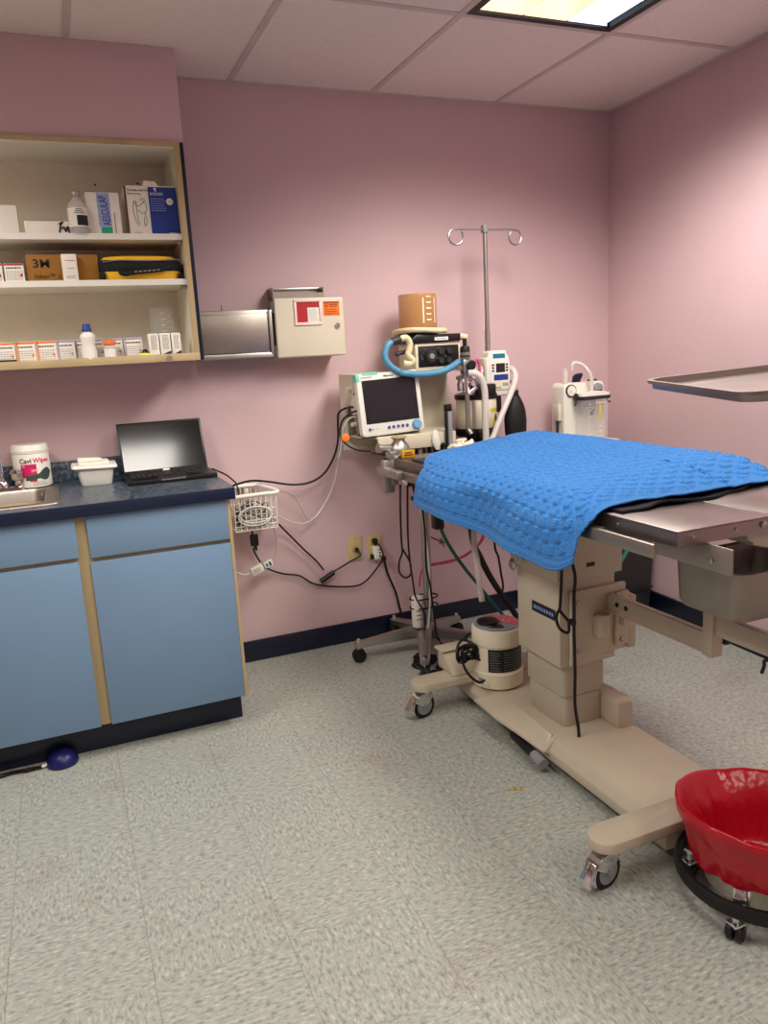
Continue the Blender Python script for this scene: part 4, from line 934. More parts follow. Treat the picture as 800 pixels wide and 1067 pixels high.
# gauze
b = B(); rnd = random.Random(5); c = W(481, 464, y=-.385)
for k in range(9):
    p = Vector((c.x+rnd.uniform(-.03, .03), -.385+rnd.uniform(-.02, .02), .921+rnd.uniform(0, .03))); b.tube([p+Vector((rnd.uniform(-.025, .025), rnd.uniform(-.015, .015), rnd.uniform(-.008, .012))) for j in range(4)], rnd.uniform(.006, .011), 8, smooth=4)
item('gauze_wad', b, m_gauze, 'crumpled cream gauze on the steel plate beside the blanket', 'gauze', sharp=3)
# ventilator on the hood
X0, X1, Z0 = 1.765, 1.985, 1.2622
t = thing('ventilator', 'black faced ventilator with amber bellows dome on top of the beige machine', 'ventilator', ((X0+X1)/2, -.18, Z0))
b = B(); b.box(X0, X1, -.265, -.09, Z0, Z0+.112, .005); obj('case', b, m_offwhite, t)
b = B(); b.box(X0+.014, X1-.012, -.2685, -.2652, Z0+.012, Z0+.101, .001); fp = obj('front_panel', b, m_black, t)
b = B(); b.lathe([(.026, 0), (.026, .01), (.021, .02), (.002, .02)], (X0+.068, -.2686, Z0+.056), 28, axis=(0, -1, 0)); k_ = obj('large_knob', b, m_dgrey, t); b = B(); b.lathe([(.012, 0), (.010, .004), (.002, .004)], (X0+.068, -.289, Z0+.056), 24, axis=(0, -1, 0)); obj('knob_cap', b, m_grey, k_)
for kx, kz in ((.118, .076), (.118, .036), (.158, .076), (.158, .036)):
    b = B(); b.lathe([(.013, 0), (.012, .012), (.002, .012)], (X0+kx, -.2686, Z0+kz), 18, axis=(0, -1, 0)); obj('knob', b, m_dgrey, t)
b = B(); scr = random.Random(9)
for k in range(12): x, zz = scr.uniform(X0+.02, X1-.03), scr.uniform(Z0+.018, Z0+.096); b.box(x, x+.008, -.2692, -.2686, zz, zz+.0015)
obj('panel_print', b, m_grey, t)
b = B(); b.prism([(X0-.02, Z0+.114), (X1-.004, Z0+.114), (X1-.002, Z0+.148), (X0+.005, Z0+.15), (X0-.02, Z0+.13)], 'y', -.275, -.085, .005); obj('bellows_base', b, m_black, t)
b = B(); b.box(X0+.09, X0+.155, -.2765, -.2752, Z0+.122, Z0+.136); nm = obj('name_plate', b, m_white, t, label='white name plate'); b = B()
for k in range(5): b.box(X0+.098+k*.010, X0+.105+k*.010, -.2772, -.2766, Z0+.127, Z0+.132)
obj('plate_print', b, m_lblue, nm)
cx, cy = 1.825, -.18; zb = Z0+.168
b = B(); b.lathe([(.085, Z0+.149), (.088, Z0+.152), (.088, Z0+.176), (.07, Z0+.18)], (cx, cy, 0), 40); obj('bellows_collar', b, m_black, t)
b = B(); b.lathe([(.0815, zb), (.084, zb+.004), (.084, zb+.146), (.0815, zb+.153), (.079, zb+.153), (.0805, zb+.145), (.0805, zb+.004)], (cx, cy, 0), 48, cap0=False, cap1=False); dm = obj('bellows_dome', b, m_amber, t, label='amber transparent bellows dome')
b = B(); b.cyl((cx, cy, zb+.1495), (cx, cy, zb+.1515), .0815, n=48); obj('dome_top', b, m_amber, t)
b = B()
prof = []
for k in range(3): prof += [(.05, zb+.006*k), (.062, zb+.006*k+.003)]
b.lathe(prof, (cx, cy, 0), 36); obj('bellows', b, mat('dark_bellows', (60, 40, 16), .6), t)
b = B()
for k in range(5): arcpanel(b, (cx, cy), .0846, -1.55, -1.25, zb+.04+k*.024, zb+.045+k*.024, 5)
for a in (-1.75, -1.02): arcpanel(b, (cx, cy), .0846, a, a+.07, zb+.03, zb+.135, 2)
obj('scale_marks', b, m_paper, dm)
b = B()
pts = []
for k in range(26):
    a = -2.9+k*.165 if k < 14 else -2.9+k*.165
    pts.append((cx+.102*math.cos(a)+.01, cy+.098*math.sin(a), Z0+.163+.004*math.sin(k*.5)))
HX = -.04
pts = [(X0-.028, -.29, Z0+.034), (X0-.0, -.295, Z0+.03), (X0+.012, -.297, Z0+.045), (X0-.008, -.296, Z0+.066), (X0-.0, -.294, Z0+.09), (X0+.004, -.293, Z0+.115), (X0-.012, -.292, Z0+.138), (X0-.04, -.288, Z0+.134)]
pts = [(p[0]+HX, p[1], p[2]) for p in pts]; b.tube(pts, .0135, 14, smooth=6); item('cream_hose', b, m_creamhose, 'short cream hose curling at the left of the ventilator front', 'hose', sharp=3)
b = B(); b.tube([(cx+.112*math.cos(a)+.006, cy+.105*math.sin(a), Z0+.166+.004*math.sin(2*a)) for a in [2*PI*k/22 for k in range(22)]], .0115, 12, closed=True, smooth=4); item('cream_hose', b, m_creamhose, 'cream hose looped around the foot of the amber dome', 'hose', sharp=3)
b = B(); b.cyl((1.985, -.27, Z0+.134), (2.01, -.285, Z0+.127), .014, n=14); item('hose_end', b, m_creamhose, 'cream hose end at the right corner of the ventilator', 'hose')
b = B(); q = Vector((X0-.055+HX, -.286, Z0+.128)); b.cyl(q+Vector((.018, 0, .006)), q+Vector((-.02, 0, -.004)), .017, n=18); b.cyl(q+Vector((.005, .02, -.055)), q+Vector((.06, .02, -.045)), .009, n=12); item('hose_connector', b, m_dgrey, 'dark hose connector between blue and cream hoses', 'connector')
cord('blue_hose', [q+Vector((-.018, 0, -.004)), q+Vector((-.045, -.005, -.02)), q+Vector((-.06, -.012, -.06)), q+Vector((-.045, -.02, -.098)), q+Vector((0, -.03, -.132)), W(420, 389, y=-.33), W(440, 390, y=-.335), W(458, 387.5, y=-.335), W(470, 382.5, y=-.33), W(478, 377, y=-.32)], .0145, m_bluehose, 'pale blue hose looped in front of the ventilator', 'hose', n=14, sharp=3)
# patient monitor on the shelf
q0 = W(378.5, 451, y=-.325); q1 = W(443, 446, y=-.325); mw = (q1.x-q0.x); mx_, mz = (q0.x+q1.x)/2, 1.0003
t = thing('patient_monitor', 'white patient monitor with dark blank screen on the beige shelf', 'monitor', (mx_, -.25, mz))
MM = Matrix.Translation((mx_-.004, -.312, mz+.006)) @ Matrix.Rotation(-.10, 4, 'X') @ Matrix.Rotation(-.035, 4, 'Y'); hw = mw/2; hh = .258
b = B(); b.prism(rrect(-hw, hw, 0, hh, .016, 4), 'y', -.02, .02, .005, 3); b.xform(MM); mon = obj('front_bezel', b, m_white, t)
b = B(); b.box(-hw+.012, hw-.012, .0205, .11, .012, hh-.012, .02, 3); b.xform(MM); obj('rear_case', b, m_grey, t, label='grey rear case')
b = B(); b.box(-hw+.022, hw-.020, -.0212, -.0202, .052, .232, .0005, 1); b.xform(MM); s = obj('screen_frame', b, m_black, t)
b = B(); b.box(-hw+.034, hw-.036, -.0222, -.0213, .064, .226); b.xform(MM); obj('screen', b, m_screen, s)
b = B(); b.box(-hw+.03, -hw+.1, -.0212, -.0200, hh-.006, hh+.006, .001, 1); b.box(-hw-.002, -hw+.016, -.0215, .02, hh-.03, hh+.004, .004); b.xform(MM); obj('green_corner', b, mat('mint_plastic', (120, 206, 178), .4), t, label='mint green corner')
text('lettering', 'Mindray', .0125, m_ink, t, (0, 0, 0), 0, 1.1, bold=.02, M=MM @ Matrix.Translation((-.02, -.0207, hh-.018)) @ Matrix(((1, 0, 0, 0), (0, 0, -1, 0), (0, 1, 0, 0), (0, 0, 0, 1))))
b = B(); b.lathe([(.021, 0), (.021, .009), (.017, .015), (.002, .015)], (hw-.037, -.0202, .029), 30, axis=(0, -1, 0)); b.xform(MM); obj('dial_knob', b, mat('sky_blue_knob', (110, 166, 210), .35), t, label='pale blue dial')
for k in range(5):
    b = B(); b.lathe([(.0065, 0), (.006, .004), (.001, .004)], (-.022+k*.021, -.0202, .030), 16, axis=(0, -1, 0)); b.xform(MM); obj('button', b, m_inkb, t)
b = B(); b.lathe([(.0065, 0), (.006, .004), (.001, .004)], (-hw+.034, -.0202, .030), 16, axis=(0, -1, 0)); b.xform(MM); obj('power_button', b, m_inkb, t)
b = B(); b.box(-hw+.045, -hw+.052, -.0212, -.0202, .027, .033); b.box(-hw+.06, -hw+.072, -.0208, -.0202, .029, .031); b.box(-hw+.02, -hw+.07, -.0208, -.0202, hh-.016, hh-.012); b.box(hw-.075, hw-.02, -.0208, -.0202, hh-.016, hh-.012); b.xform(MM); obj('small_print', b, m_grey, t)
b = B(); b.cyl((-hw+.005, .06, .21), (-hw-.02, .055, .205), .011, n=12); b.cyl((-hw+.005, .06, .06), (-hw-.015, .055, .06), .01, n=12); b.box(-hw+.004, -hw+.013, .03, .1, .1, .18, .002, 1); b.xform(MM); obj('side_sockets', b, m_offwhite, t)
b = B(); b.box(-hw+.02, hw-.02, -.01, .1, -.0055, .012, .003); b.xform(MM); obj('foot', b, m_dgrey, t)
# cables at its left side and the orange tag
cord('monitor_cable', [W(372, 428, y=-.28), W(365, 431, y=-.27), W(357, 438, y=-.25), W(354, 452, y=-.25), W(361, 463, y=-.28), W(373, 469, y=-.31), W(386, 470, y=-.33)], .0042, m_cord, 'black cable looping from monitor side under the beige shelf', 'cable')
cord('monitor_cable', [W(371, 434, y=-.285), W(364, 436, y=-.29), W(358, 445, y=-.30), W(356, 458, y=-.30), W(354, 472, y=-.30), W(352, 477, y=-.30)], .0026, m_cordg, 'thin grey lead with orange tag hanging left of the monitor', 'cable')
q = W(360, 456, y=-.305); b = B(); b.lathe([(.015, 0), (.017, .001), (.017, .003), (.015, .004)], q, 24, axis=(-.2, -1, .1)); item('orange_tag', b, m_orange, 'round orange tag on the lead left of the monitor', 'tag')
# regulator flask clamped to the table end rail
q = W(416, 471, y=-.47); fx, fy = q.x, -.47
# ================================================================ surgery table
TX0, TX1, TY0, TY1, TZ = 1.523, 2.083, -2.065, -.5, .935; TXC = 1.803
t = thing('surgery_table', 'beige wheeled surgery table with stainless top and telescopic column', 'table', (1.803, -1.3, 0)); TAB = t
# top panels (two leaves, the right one tipped up a little)
def leaf(x0, x1, rise):
    b = B(); z = TZ
    b.box(x0, x1, TY0, TY1, z-.004, z, .0019, 2)
    b.box(x0, x0+.004, TY0, TY1, z-.036, z-.004); b.box(x1-.004, x1, TY0, TY1, z-.030, z-.004)
    b.box(x0+.004, x1-.004, TY0, TY0+.004, z-.036, z-.004); b.box(x0+.004, x1-.004, TY1-.004, TY1, z-.036, z-.004)
    for v in b.bm.verts: v.co.z += rise*(v.co.x-TXC)/(TX1-TXC) if rise else 0
    return b
lf = obj('top_leaf', leaf(TX0, TXC-.0015, 0), m_steelt, t)
rl = obj('top_leaf', leaf(TXC+.0015, TX1, .026), m_steelt, t)
for x, r in ((1.565, .004), (1.69, .004), (1.772, .008)):
    b = B(); b.lathe([(r, 0), (r*1.1, r*.6), (r*.6, r)], (x, TY0, TZ-.018), 14, axis=(0, -1, 0)); obj('rivet', b, m_alu, lf)
for yy in (-1.87, -1.0):
    b = B(); b.cyl((TX0-.002, yy, TZ-.02), (TX0+.001, yy, TZ-.02), .004, n=10); obj('rivet', b, m_alu, lf)
b = B(); b.box(TXC-.004, TXC+.004, TY0+.002, TY1-.002, TZ-.001, TZ+.0012, .0008, 1); obj('seam_highlight', b, m_alu, t)  # added pale strip standing in for light caught along the leaf edge
# side rails under the edge
for x0, x1 in ((1.487, 1.497), (2.11, 2.12)):
    b = B(); b.box(x0, x1, -2.03, -.52, .872, .904, .002); obj('side_rail', b, m_steel, t)
b = B()
for yy in (-1.78, -1.2, -.62):
    b.cyl((1.497, yy, .888), (1.56, yy, .895), .008, n=12); b.cyl((2.04, yy, .9), (2.11, yy, .888), .008, n=12)
obj('rail_spacer', b, m_alu, t)
# sub-frame plates
for x0 in (1.606, 1.99):
    b = B(); b.box(x0, x0+.005, -2.135, -.70, .838, .897, .001); obj('frame_plate', b, m_pan, t)
b = B()
for yy, zz in ((-2.08, .862), (-1.9, .868)): b.lathe([(.006, 0), (.007, .004), (.003, .006)], (1.606, yy, zz), 12, axis=(-1, 0, 0))
obj('frame_bolt', b, m_alu, t)
b = B(); b.box(1.611, 1.99, -1.62, -1.1, .85, .893, .004); obj('cross_frame', b, m_beige, t)
b = B(); b.prism([(1.75, .892), (1.99, .892), (1.99, .845), (1.84, .842), (1.785, .858), (1.77, .88)], 'y', -2.03, -1.92, .006); obj('head_block', b, m_beige, t)
# column
m_stage = mat('grey_beige_column', (186, 178, 160), .35, var=.02)
b = B(); b.prism(rrect(1.722, 1.878, -1.372, -1.165, .018, 3), 'z', .112, .215, .002); obj('column_stage', b, m_stage, t)
b = B(); b.prism(rrect(1.727, 1.873, -1.368, -1.17, .016, 3), 'z', .2125, .219); obj('column_seal', b, m_dgrey, t)
b = B(); b.prism(rrect(1.716, 1.884, -1.378, -1.158, .02, 3), 'z', .219, .36, .002); obj('column_stage', b, m_stage, t)
b = B(); b.box(1.694, 1.906, -1.392, -1.15, .332, .62, .004); obj('column_housing', b, m_beige, t)
b = B(); b.prism([(1.68, .62), (1.93, .62), (1.93, .78), (1.90, .85), (1.70, .85), (1.68, .80)], 'y', -1.40, -1.13, .004); hd = obj('column_head', b, m_beige, t)
b = B(); b.box(1.79, 1.82, -1.4025, -1.3995, .655, .668); obj('rating_plate', b, m_navylam, hd)
b = B(); b.box(1.728, 1.938, -1.408, -1.393, .36, .585, .003); b.box(1.728, 1.90, -1.404, -1.3925, .335, .36, .003); obj('bracket_plate', b, m_beige, t)
b = B(); b.box(1.89, 1.94, -1.422, -1.4085, .38, .56, .003); b.box(1.905, 1.956, -1.44, -1.36, .45, .50, .003); b.box(1.94, 1.972, -1.42, -1.35, .36, .54, .006); obj('hinge_block', b, m_beige, t)
b = B(); b.cyl((1.835, -1.425, .425), (1.835, -1.425, .5), .022, n=18); b.box(1.81, 1.86, -1.424, -1.408, .43, .495, .002); obj('cord_boss', b, m_beige, t)
for x, zz in ((1.755, .545), (1.912, .535), (1.912, .40), (1.755, .385)):
    b = B(); b.lathe([(.008, 0), (.009, .004), (.004, .007)], (x, -1.408-(.0135 if x > 1.9 else 0), zz), 12, axis=(0, -1, 0)); obj('bolt', b, m_alu, t)
b = B(); b.box(1.6922, 1.6938, -1.37, -1.24, .485, .52); np_ = obj('name_plate', b, m_navylam, t, label='blue name plate')
b = B(); scr = random.Random(2)
for k in range(8): b.box(1.6912, 1.6921, -1.36+k*.014, -1.352+k*.014, .497, .508)
obj('plate_print', b, m_lblue, np_)
b = B(); b.cyl((1.665, -1.20, .655), (1.70, -1.20, .655), .022, n=20); b.cyl((1.66, -1.20, .655), (1.666, -1.20, .655), .010, n=14); obj('pivot_knob', b, m_beige, t)
b = B(); b.box(1.668, 1.684, -1.20, -1.16, .665, .80, .003); obj('gas_strut', b, m_black, t)
b = B(); b.prism([(-1.16, .76), (-1.20, .82), (-1.30, .82), (-1.34, .66), (-1.32, .655), (-1.24, .77)], 'x', 1.664, 1.679, .002); obj('tilt_lever', b, m_beige, t)
b = B(); b.box(1.66, 1.72, -1.10, -1.03, .745, .785, .004); obj('tilt_block', b, m_beige, t)
b = B(); b.lathe([(.016, 0), (.017, .004), (.012, .01)], (1.929, -1.36, .66), 14, axis=(1, -.3, 0)); obj('end_knob', b, m_alu, t)
b = B(); b.lathe([(.02, 0), (.021, .004), (.012, .012)], (1.668, -1.17, .63), 14, axis=(-1, 0, 0)); obj('end_knob', b, m_alu, t)
# base
b = B(); b.prism([(1.632, .045), (1.632, .075), (1.655, .112), (1.93, .112), (1.94, .105), (1.94, .045)], 'y', -1.935, -.74, .003); obj('base', b, m_beige, t)
b = B(); b.box(1.66, 1.92, -1.91, -.78, .025, .0455); obj('base_underside', b, m_black, t)
for y in (-.868, -1.918):
    for sg in (-1, 1):
        xo = 1.803+sg*.395; b = B(); n = 10; hw = .046
        pts = [(1.803-sg*.02, y-hw), (xo-sg*hw, y-hw)]+[(xo-sg*hw+sg*hw*math.sin(PI*k/n), y-hw*math.cos(PI*k/n)) for k in range(1, n)]+[(xo-sg*hw, y+hw), (1.803-sg*.02, y+hw)]
        z0 = .112
        b.prism(pts, 'z', z0, .142, .004); obj('base_arm', b, m_beige, t)
        caster(t, xo-sg*.055, y, .1125, yaw=(-2.95 if sg < 0 else -.4), wr=.047)
b = B(); b.prism([(-.90, .142), (-.90, .15), (-.82, .21), (-.775, .215), (-.775, .142)], 'x', 1.565, 1.71, .003); obj('arm_housing', b, m_beige, t)
b = B(); b.box(1.555, 1.72, -.83, -.765, .2145, .224, .003); obj('arm_cap', b, m_beige, t)
b = B(); b.prism([(-1.46, .1125), (-1.46, .198), (-1.44, .207), (-1.32, .205), (-1.255, .185), (-1.245, .1125)], 'x', 1.87, 1.926, .003); obj('base_fin', b, m_beige, t)
b = B(); secs = []
for y, o, zt in ((-1.085, 1.548, .136), (-1.16, 1.548, .134), (-1.22, 1.553, .126), (-1.32, 1.592, .096), (-1.40, 1.628, .064)):
    q = (1.655-o)/.083; secs.append([Vector((px, y, pz)) for px, pz in ((1.665, .1125), (1.655, .1135+.014*q), (o, zt), (o, zt-.008), (1.655, .106), (1.665, .104))])
b.loft(secs); obj('pedal_guard', b, m_beige, t)
b = B(); b.prism([(1.612, .078), (1.655, .1135), (1.662, .120), (1.640, .060)], 'y', -1.418, -1.405, .001); obj('guard_rib', b, m_beige, t)
b = B(); b.tube([W(535, 765, z=.065), W(545, 775, z=.058), W(556, 786, z=.05)], .016, 12, smooth=0); obj('foot_pedal', b, m_black, t)
b = B(); a_ = W(556, 786, z=.05); c_ = W(566, 797, z=.04); b.cyl(a_, c_, .0165, .02, 16); obj('pedal_tip', b, m_grey, t)
# swing arm that carries the pan
b = B(); b.box(1.86, 1.885, -1.815, -1.41, .50, .56, .003); obj('pan_arm', b, m_beige, t)
b = B()
for yy in (-1.42, -1.462): b.cyl((1.8585, yy-.04, .535), (1.8605, yy-.04, .535), .008, n=14)
obj('arm_hole', b, m_ink, t)
b = B(); b.box(1.852, 1.892, -1.852, -1.815, .498, .622, .005); obj('arm_post', b, m_beige, t)
b = B(); b.box(1.86, 1.885, -2.25, -1.852, .562, .618, .003); obj('pan_arm', b, m_beige, t)
b = B(); b.box(1.892, 1.915, -1.86, -1.82, .53, .555, .004); obj('clamp', b, m_black, t)
b = B(); b.tube([(1.873, -2.06, .562), W(798, 688, y=-2.06), W(796, 694, y=-2.06), W(793.5, 701, y=-2.05)], .0042, 8); obj('cord_end', b, m_cord, t)
# hand control cords
b = B(); b.tube([W(597, 560, y=-1.43)+Vector((0, .1, .05)), W(597.5, 592, y=-1.425), W(598, 620, y=-1.432), W(598, 655, y=-1.452), W(599, 700, y=-1.432), W(599, 735, y=-1.43), W(603, 765, y=-1.44), W(600, 795, y=-1.46), W(597, 812, y=-1.47)], .0052, 8); obj('control_cord', b, m_cord, TAB, label='long black cord down the column')
b = B(); b.tube([W(585, 575, y=-1.42), W(585, 595, y=-1.42), W(584, 620, y=-1.415), W(583, 634, y=-1.42), W(580, 640, y=-1.425), W(580, 648, y=-1.425), W(584, 656, y=-1.43), W(592, 659, y=-1.43), W(592, 648, y=-1.43), W(586, 640, y=-1.425), W(583, 636, y=-1.425)], .0048, 8); obj('control_cord', b, m_cord, TAB, label='short black looped cord')
b = B(); q = W(596, 648, y=-1.445); b.box(q.x-.012, q.x+.008, q.y-.012, q.y+.012, q.z-.008, q.z+.008, .003); obj('cord_clip', b, m_black, TAB)
# pan under the foot end
t = thing('steel_pan', 'deep dull steel pan hanging under the near end of the surgery table', 'pan', (1.88, -1.97, .675)); PZ = .675
def lpan(x0, x1, y0, y1, r, zz): return [Vector((p[0], p[1], zz)) for p in rrect(x0, x1, y0, y1, r, 6)]
b = B(); X0, X1, Y0, Y1 = 1.715, 2.03, -2.06, -1.845
b.loft([lpan(X0+.03, X1-.03, Y0+.03, Y1-.03, .03, PZ), lpan(X0+.012, X1-.012, Y0+.012, Y1-.012, .03, PZ+.005), lpan(X0+.005, X1-.005, Y0+.005, Y1-.005, .03, PZ+.02), lpan(X0, X1, Y0, Y1, .03, .798),
        lpan(X0-.010, X1+.010, Y0-.010, Y1+.010, .04, .80), lpan(X0-.010, X1+.010, Y0-.010, Y1+.010, .04, .804), lpan(X0+.003, X1-.003, Y0+.003, Y1-.003, .034, .802), lpan(X0+.011, X1-.011, Y0+.011, Y1-.011, .044, PZ+.03), lpan(X0+.05, X1-.05, Y0+.05, Y1-.05, .04, PZ+.006)])
obj('pan_body', b, m_pan, t)
# end clamp with socket on the left far rail
t = thing('rail_clamp', 'grey rail clamp with round knob on the far end of table rail', 'clamp', (1.50, -.55, .84)); CLAMP = t
b = B(); b.box(1.475, 1.52, -.545, -.515, .80, .93, .003); b.box(1.462, 1.487, -.70, -.50, .875, .905, .003); obj('clamp_body', b, m_alu, t)
b = B(); q = W(425, 501, y=-.66); b.lathe([(.020, 0), (.022, .004), (.022, .02), (.016, .026)], (q.x+.01, -.66, q.z), 20, axis=(-1, -.2, 0)); obj('round_knob', b, m_chrome, t)
b = B(); b.box(q.x-.012, q.x+.004, -.685, -.64, q.z-.02, q.z+.018, .005); obj('black_grip', b, m_black, t)
b = B(); b.cyl((q.x+.012, -.675, q.z-.012), (q.x+.018, -.69, q.z-.06), .007, n=10); b.box(q.x+.0, q.x+.04, -.71, -.67, q.z-.075, q.z-.058, .005); obj('wing_screw', b, m_black, t)
# flask-shaped regulator
fx, fy = W(416, 470, y=-.52).x, -.52
t = thing('regulator', 'silver flask-shaped regulator with yellow label at the far table end', 'regulator', (fx, fy, .908))
b = B(); b.lathe([(.03, .937), (.04, .945), (.043, .962), (.038, .982), (.026, .997), (.022, 1.002), (.024, 1.008)], (fx, fy, 0), 32); obj('body', b, m_alu, t)
b = B(); b.lathe([(.024, 1.007), (.031, 1.012), (.031, 1.018), (.022, 1.02)], (fx, fy, 0), 28); obj('top_ring', b, m_oak, t, label='tan top ring')
b = B(); b.box(fx-.012, fx+.044, fy-.052, fy-.040, .936, .966, .002); y_ = obj('yellow_label', b, mat('amber_label', (206, 156, 20), .5), t, label='amber label block'); b = B()
for k in range(2): b.box(fx-.004+.004*k, fx+.036-.006*k, fy-.0528, fy-.0522, .944+.009*k, .949+.009*k)
obj('label_print', b, m_maroon, y_)
b = B(); b.box(fx-.055, fx-.01, fy-.035, fy+.02, .936, .965, .004); b.box(fx-.05, fx-.022, fy-.03, fy-.01, .83, .94, .003); b.cyl((fx-.04, fy, .975), (fx-.085, fy-.01, .978), .014, n=16); b.cyl((fx-.085, fy-.01, .978), (fx-.097, fy-.012, .979), .018, n=16); obj('valve_block', b, m_alu, t)
# cords hanging off the rail clamp
q = W(422, 505, y=-.68)
cord('hanging_cord', [W(417, 505, y=-.69), W(417, 530, y=-.68), W(418, 560, y=-.66), W(419, 575, y=-.64), W(416, 585, y=-.62), W(416, 596, y=-.6), W(422, 602, y=-.58), W(428, 598, y=-.57), W(427, 586, y=-.57), W(421, 575, y=-.58), W(420, 572, y=-.58)], .004, m_cord, 'black knotted cord', parent=CLAMP)
cord('hanging_cord', [W(424.5, 506, y=-.69), W(424.5, 530, y=-.67), W(425, 560, y=-.62), W(427, 585, y=-.55), W(430, 605, y=-.45), W(433, 622, y=-.38), Vector((SX-.02, SY-.045, .2)), Vector((SX-.03, SY-.06, .12))], .004, m_cord, 'long black cord', parent=CLAMP)
# ---------------------------------------------------------------- warming pad and blanket
def top_z(x): return TZ+(.026*(x-TXC)/(TX1-TXC) if x > TXC else 0)
b = B(); nx, ny = 40, 60; up = []; dn = []
for i in range(nx+1):
    x = 1.545+(2.07-1.545)*i/nx; r0 = []; r1 = []
    for j in range(ny+1):
        y0 = -1.856+.006*math.sin(x*23)+.004*math.sin(x*61); y = y0+(-.66-y0)*j/ny
        lift = .008*max(0, 1-(y-y0)/.05)*max(0, math.sin((x-1.60)*17.5))*(1 if 1.60 < x < 1.78 else .4)
        z = top_z(x)+.0022+lift; r0.append(Vector((x, y, z))); r1.append(Vector((x, y, z+.006)))
    dn.append(r0); up.append(r1)
vs0 = b.grid(dn); vs1 = b.grid(up)
for i in range(nx):
    for (a, c) in ((0, 0), (ny, ny)): b.bm.faces.new((vs0[i][a], vs0[i+1][a], vs1[i+1][a], vs1[i][a]))
for j in range(ny):
    for a in (0, nx): b.bm.faces.new((vs0[a][j], vs0[a][j+1], vs1[a][j+1], vs1[a][j]))
item('warming_pad', b, mat('dark_vinyl_pad', (26, 28, 38), .45, bump=.2), 'thin dark pad peeping out under the near edge of the blue blanket', 'pad')

def blanket():
    # section across the table (x, z): left hem .. fold .. right edge .. right hem
    def sec(v):      # v: 0 near edge .. 1 far edge
        yb = v
        hem = .80+.0*v
        if v < .12: hem = .775+.04*(1-v/.12)**2
        else: hem = .775+.035*((v-.12)/.88)**1.2
        k = min(1, v/.16); k = k*k*(3-2*k); zl = .951+.008*k; zr = .966+.040*k
        outx = 1.462-.012*math.sin(v*9)
        pts = [(outx-.012, hem), (outx-.005, hem+.4*(.92-hem)), (outx+.004, .89), (1.482, .922), (1.512, .945), (1.56, zl+.003), (1.64, zl+.007), (1.80, (zl+zr)/2+.002), (1.96, zr), (2.05, zr+.003), (2.085, zr-.006), (2.115, zr-.035), (2.13, .90), (2.135, .84)]
        return pts
    def spl(pts, m):
        out = []; n = len(pts)
        P_ = [Vector((p[0], p[1], 0)) for p in pts]
        seg = []
        for i in range(n-1):
            p0, p1, p2, p3 = P_[max(i-1, 0)], P_[i], P_[i+1], P_[min(i+2, n-1)]
            for k in range(12):
                t_ = k/12; seg.append(.5*((2*p1)+(p2-p0)*t_+(2*p0-5*p1+4*p2-p3)*t_*t_+(3*p1-p0-3*p2+p3)*t_**3))
        seg.append(P_[-1]); L_ = [0]
        for a, c in zip(seg[:-1], seg[1:]): L_.append(L_[-1]+(c-a).length)
        j = 0
        for k in range(m+1):
            d = L_[-1]*k/m
            while j < len(L_)-2 and L_[j+1] < d: j += 1
            f = (d-L_[j])/max(1e-9, L_[j+1]-L_[j]); q = seg[j].lerp(seg[j+1], f); out.append((q.x, q.y, d))
        return out
    NV, NU = 330, 270
    rows = []; uvs = []
    for i in range(NV+1):
        v = i/NV; s = spl(sec(v), NU); row = []; uv = []
        for (x, z, d) in s:
            u = d
            side = max(0, (1.52-x)/.06)
            yn = -1.838-.045*min(1, side)*0+ (.012*math.sin(x*9)) - (.012 if x > 1.9 else 0)*1 - .03*max(0, (x-1.95)/.15)
            q_ = max(0, min(1, (.955-z)/.09)); q_ = q_*q_*(3-2*q_); yn += .035*min(1, side)**2*(.25+.75*q_)
            yf = -.70-.16*max(0, min(1, (1.66-x)/.16))**2-(.02 if x > 1.9 else 0)
            yf -= .012*q_*min(1, side)
            y = yn+(yf-yn)*v
            w_ = noise.noise(Vector((x*6, y*6, z*4)))*.006+noise.noise(Vector((x*15, y*15, 3)))*.0025
            f_ = max(0, min(1, (1.58-x)/.1)); f_ = f_*f_*(3-2*f_); x0_ = x
            x += f_*(w_*1.4+.006*math.sin(y*19+1)*(max(0, .93-z)/.15)); z += (1-f_)*w_*.7
            row.append(Vector((x, y, z))); uv.append((u, y+1.84))
        rows.append(row); uvs.append(uv)
    # basket-weave relief
    bs = .034
    out = []
    for i in range(NV+1):
        r = []
        for j in range(NU+1):
            a = rows[min(i+1, NV)][j]-rows[max(i-1, 0)][j]; c = rows[i][min(j+1, NU)]-rows[i][max(j-1, 0)]
            n = c.cross(a).normalized() if c.length*a.length > 1e-12 else Vector((0, 0, 1))
            u, w_ = uvs[i][j]; edge = min(u, i/NV*1.14, 1.14-i/NV*1.14)
            h = 0
            if edge > .032:
                iu, iv = math.floor(u/bs), math.floor(w_/(bs*.72)); fu, fv = u/bs-iu, w_/(bs*.72)-iv
                e = min(fu, 1-fu, fv, 1-fv)
                h = (.0058 if (iu+iv) % 2 == 0 else .0)*min(1, e*7)**.6-.0030*math.exp(-(e/.06)**2)
            else: h = .0012*math.sin(w_*900 if u > .032 else u*1500)
            r.append(rows[i][j]+n*h)
        out.append(r)
    b = B(); vs = b.grid(out)
    uvl = b.bm.loops.layers.uv.new('UVMap'); idx = {}
    for i in range(NV+1):
        for j in range(NU+1): idx[vs[i][j]] = uvs[i][j]
    for f in b.bm.faces:
        for l in f.loops: l[uvl].uv = idx[l.vert]
    return b
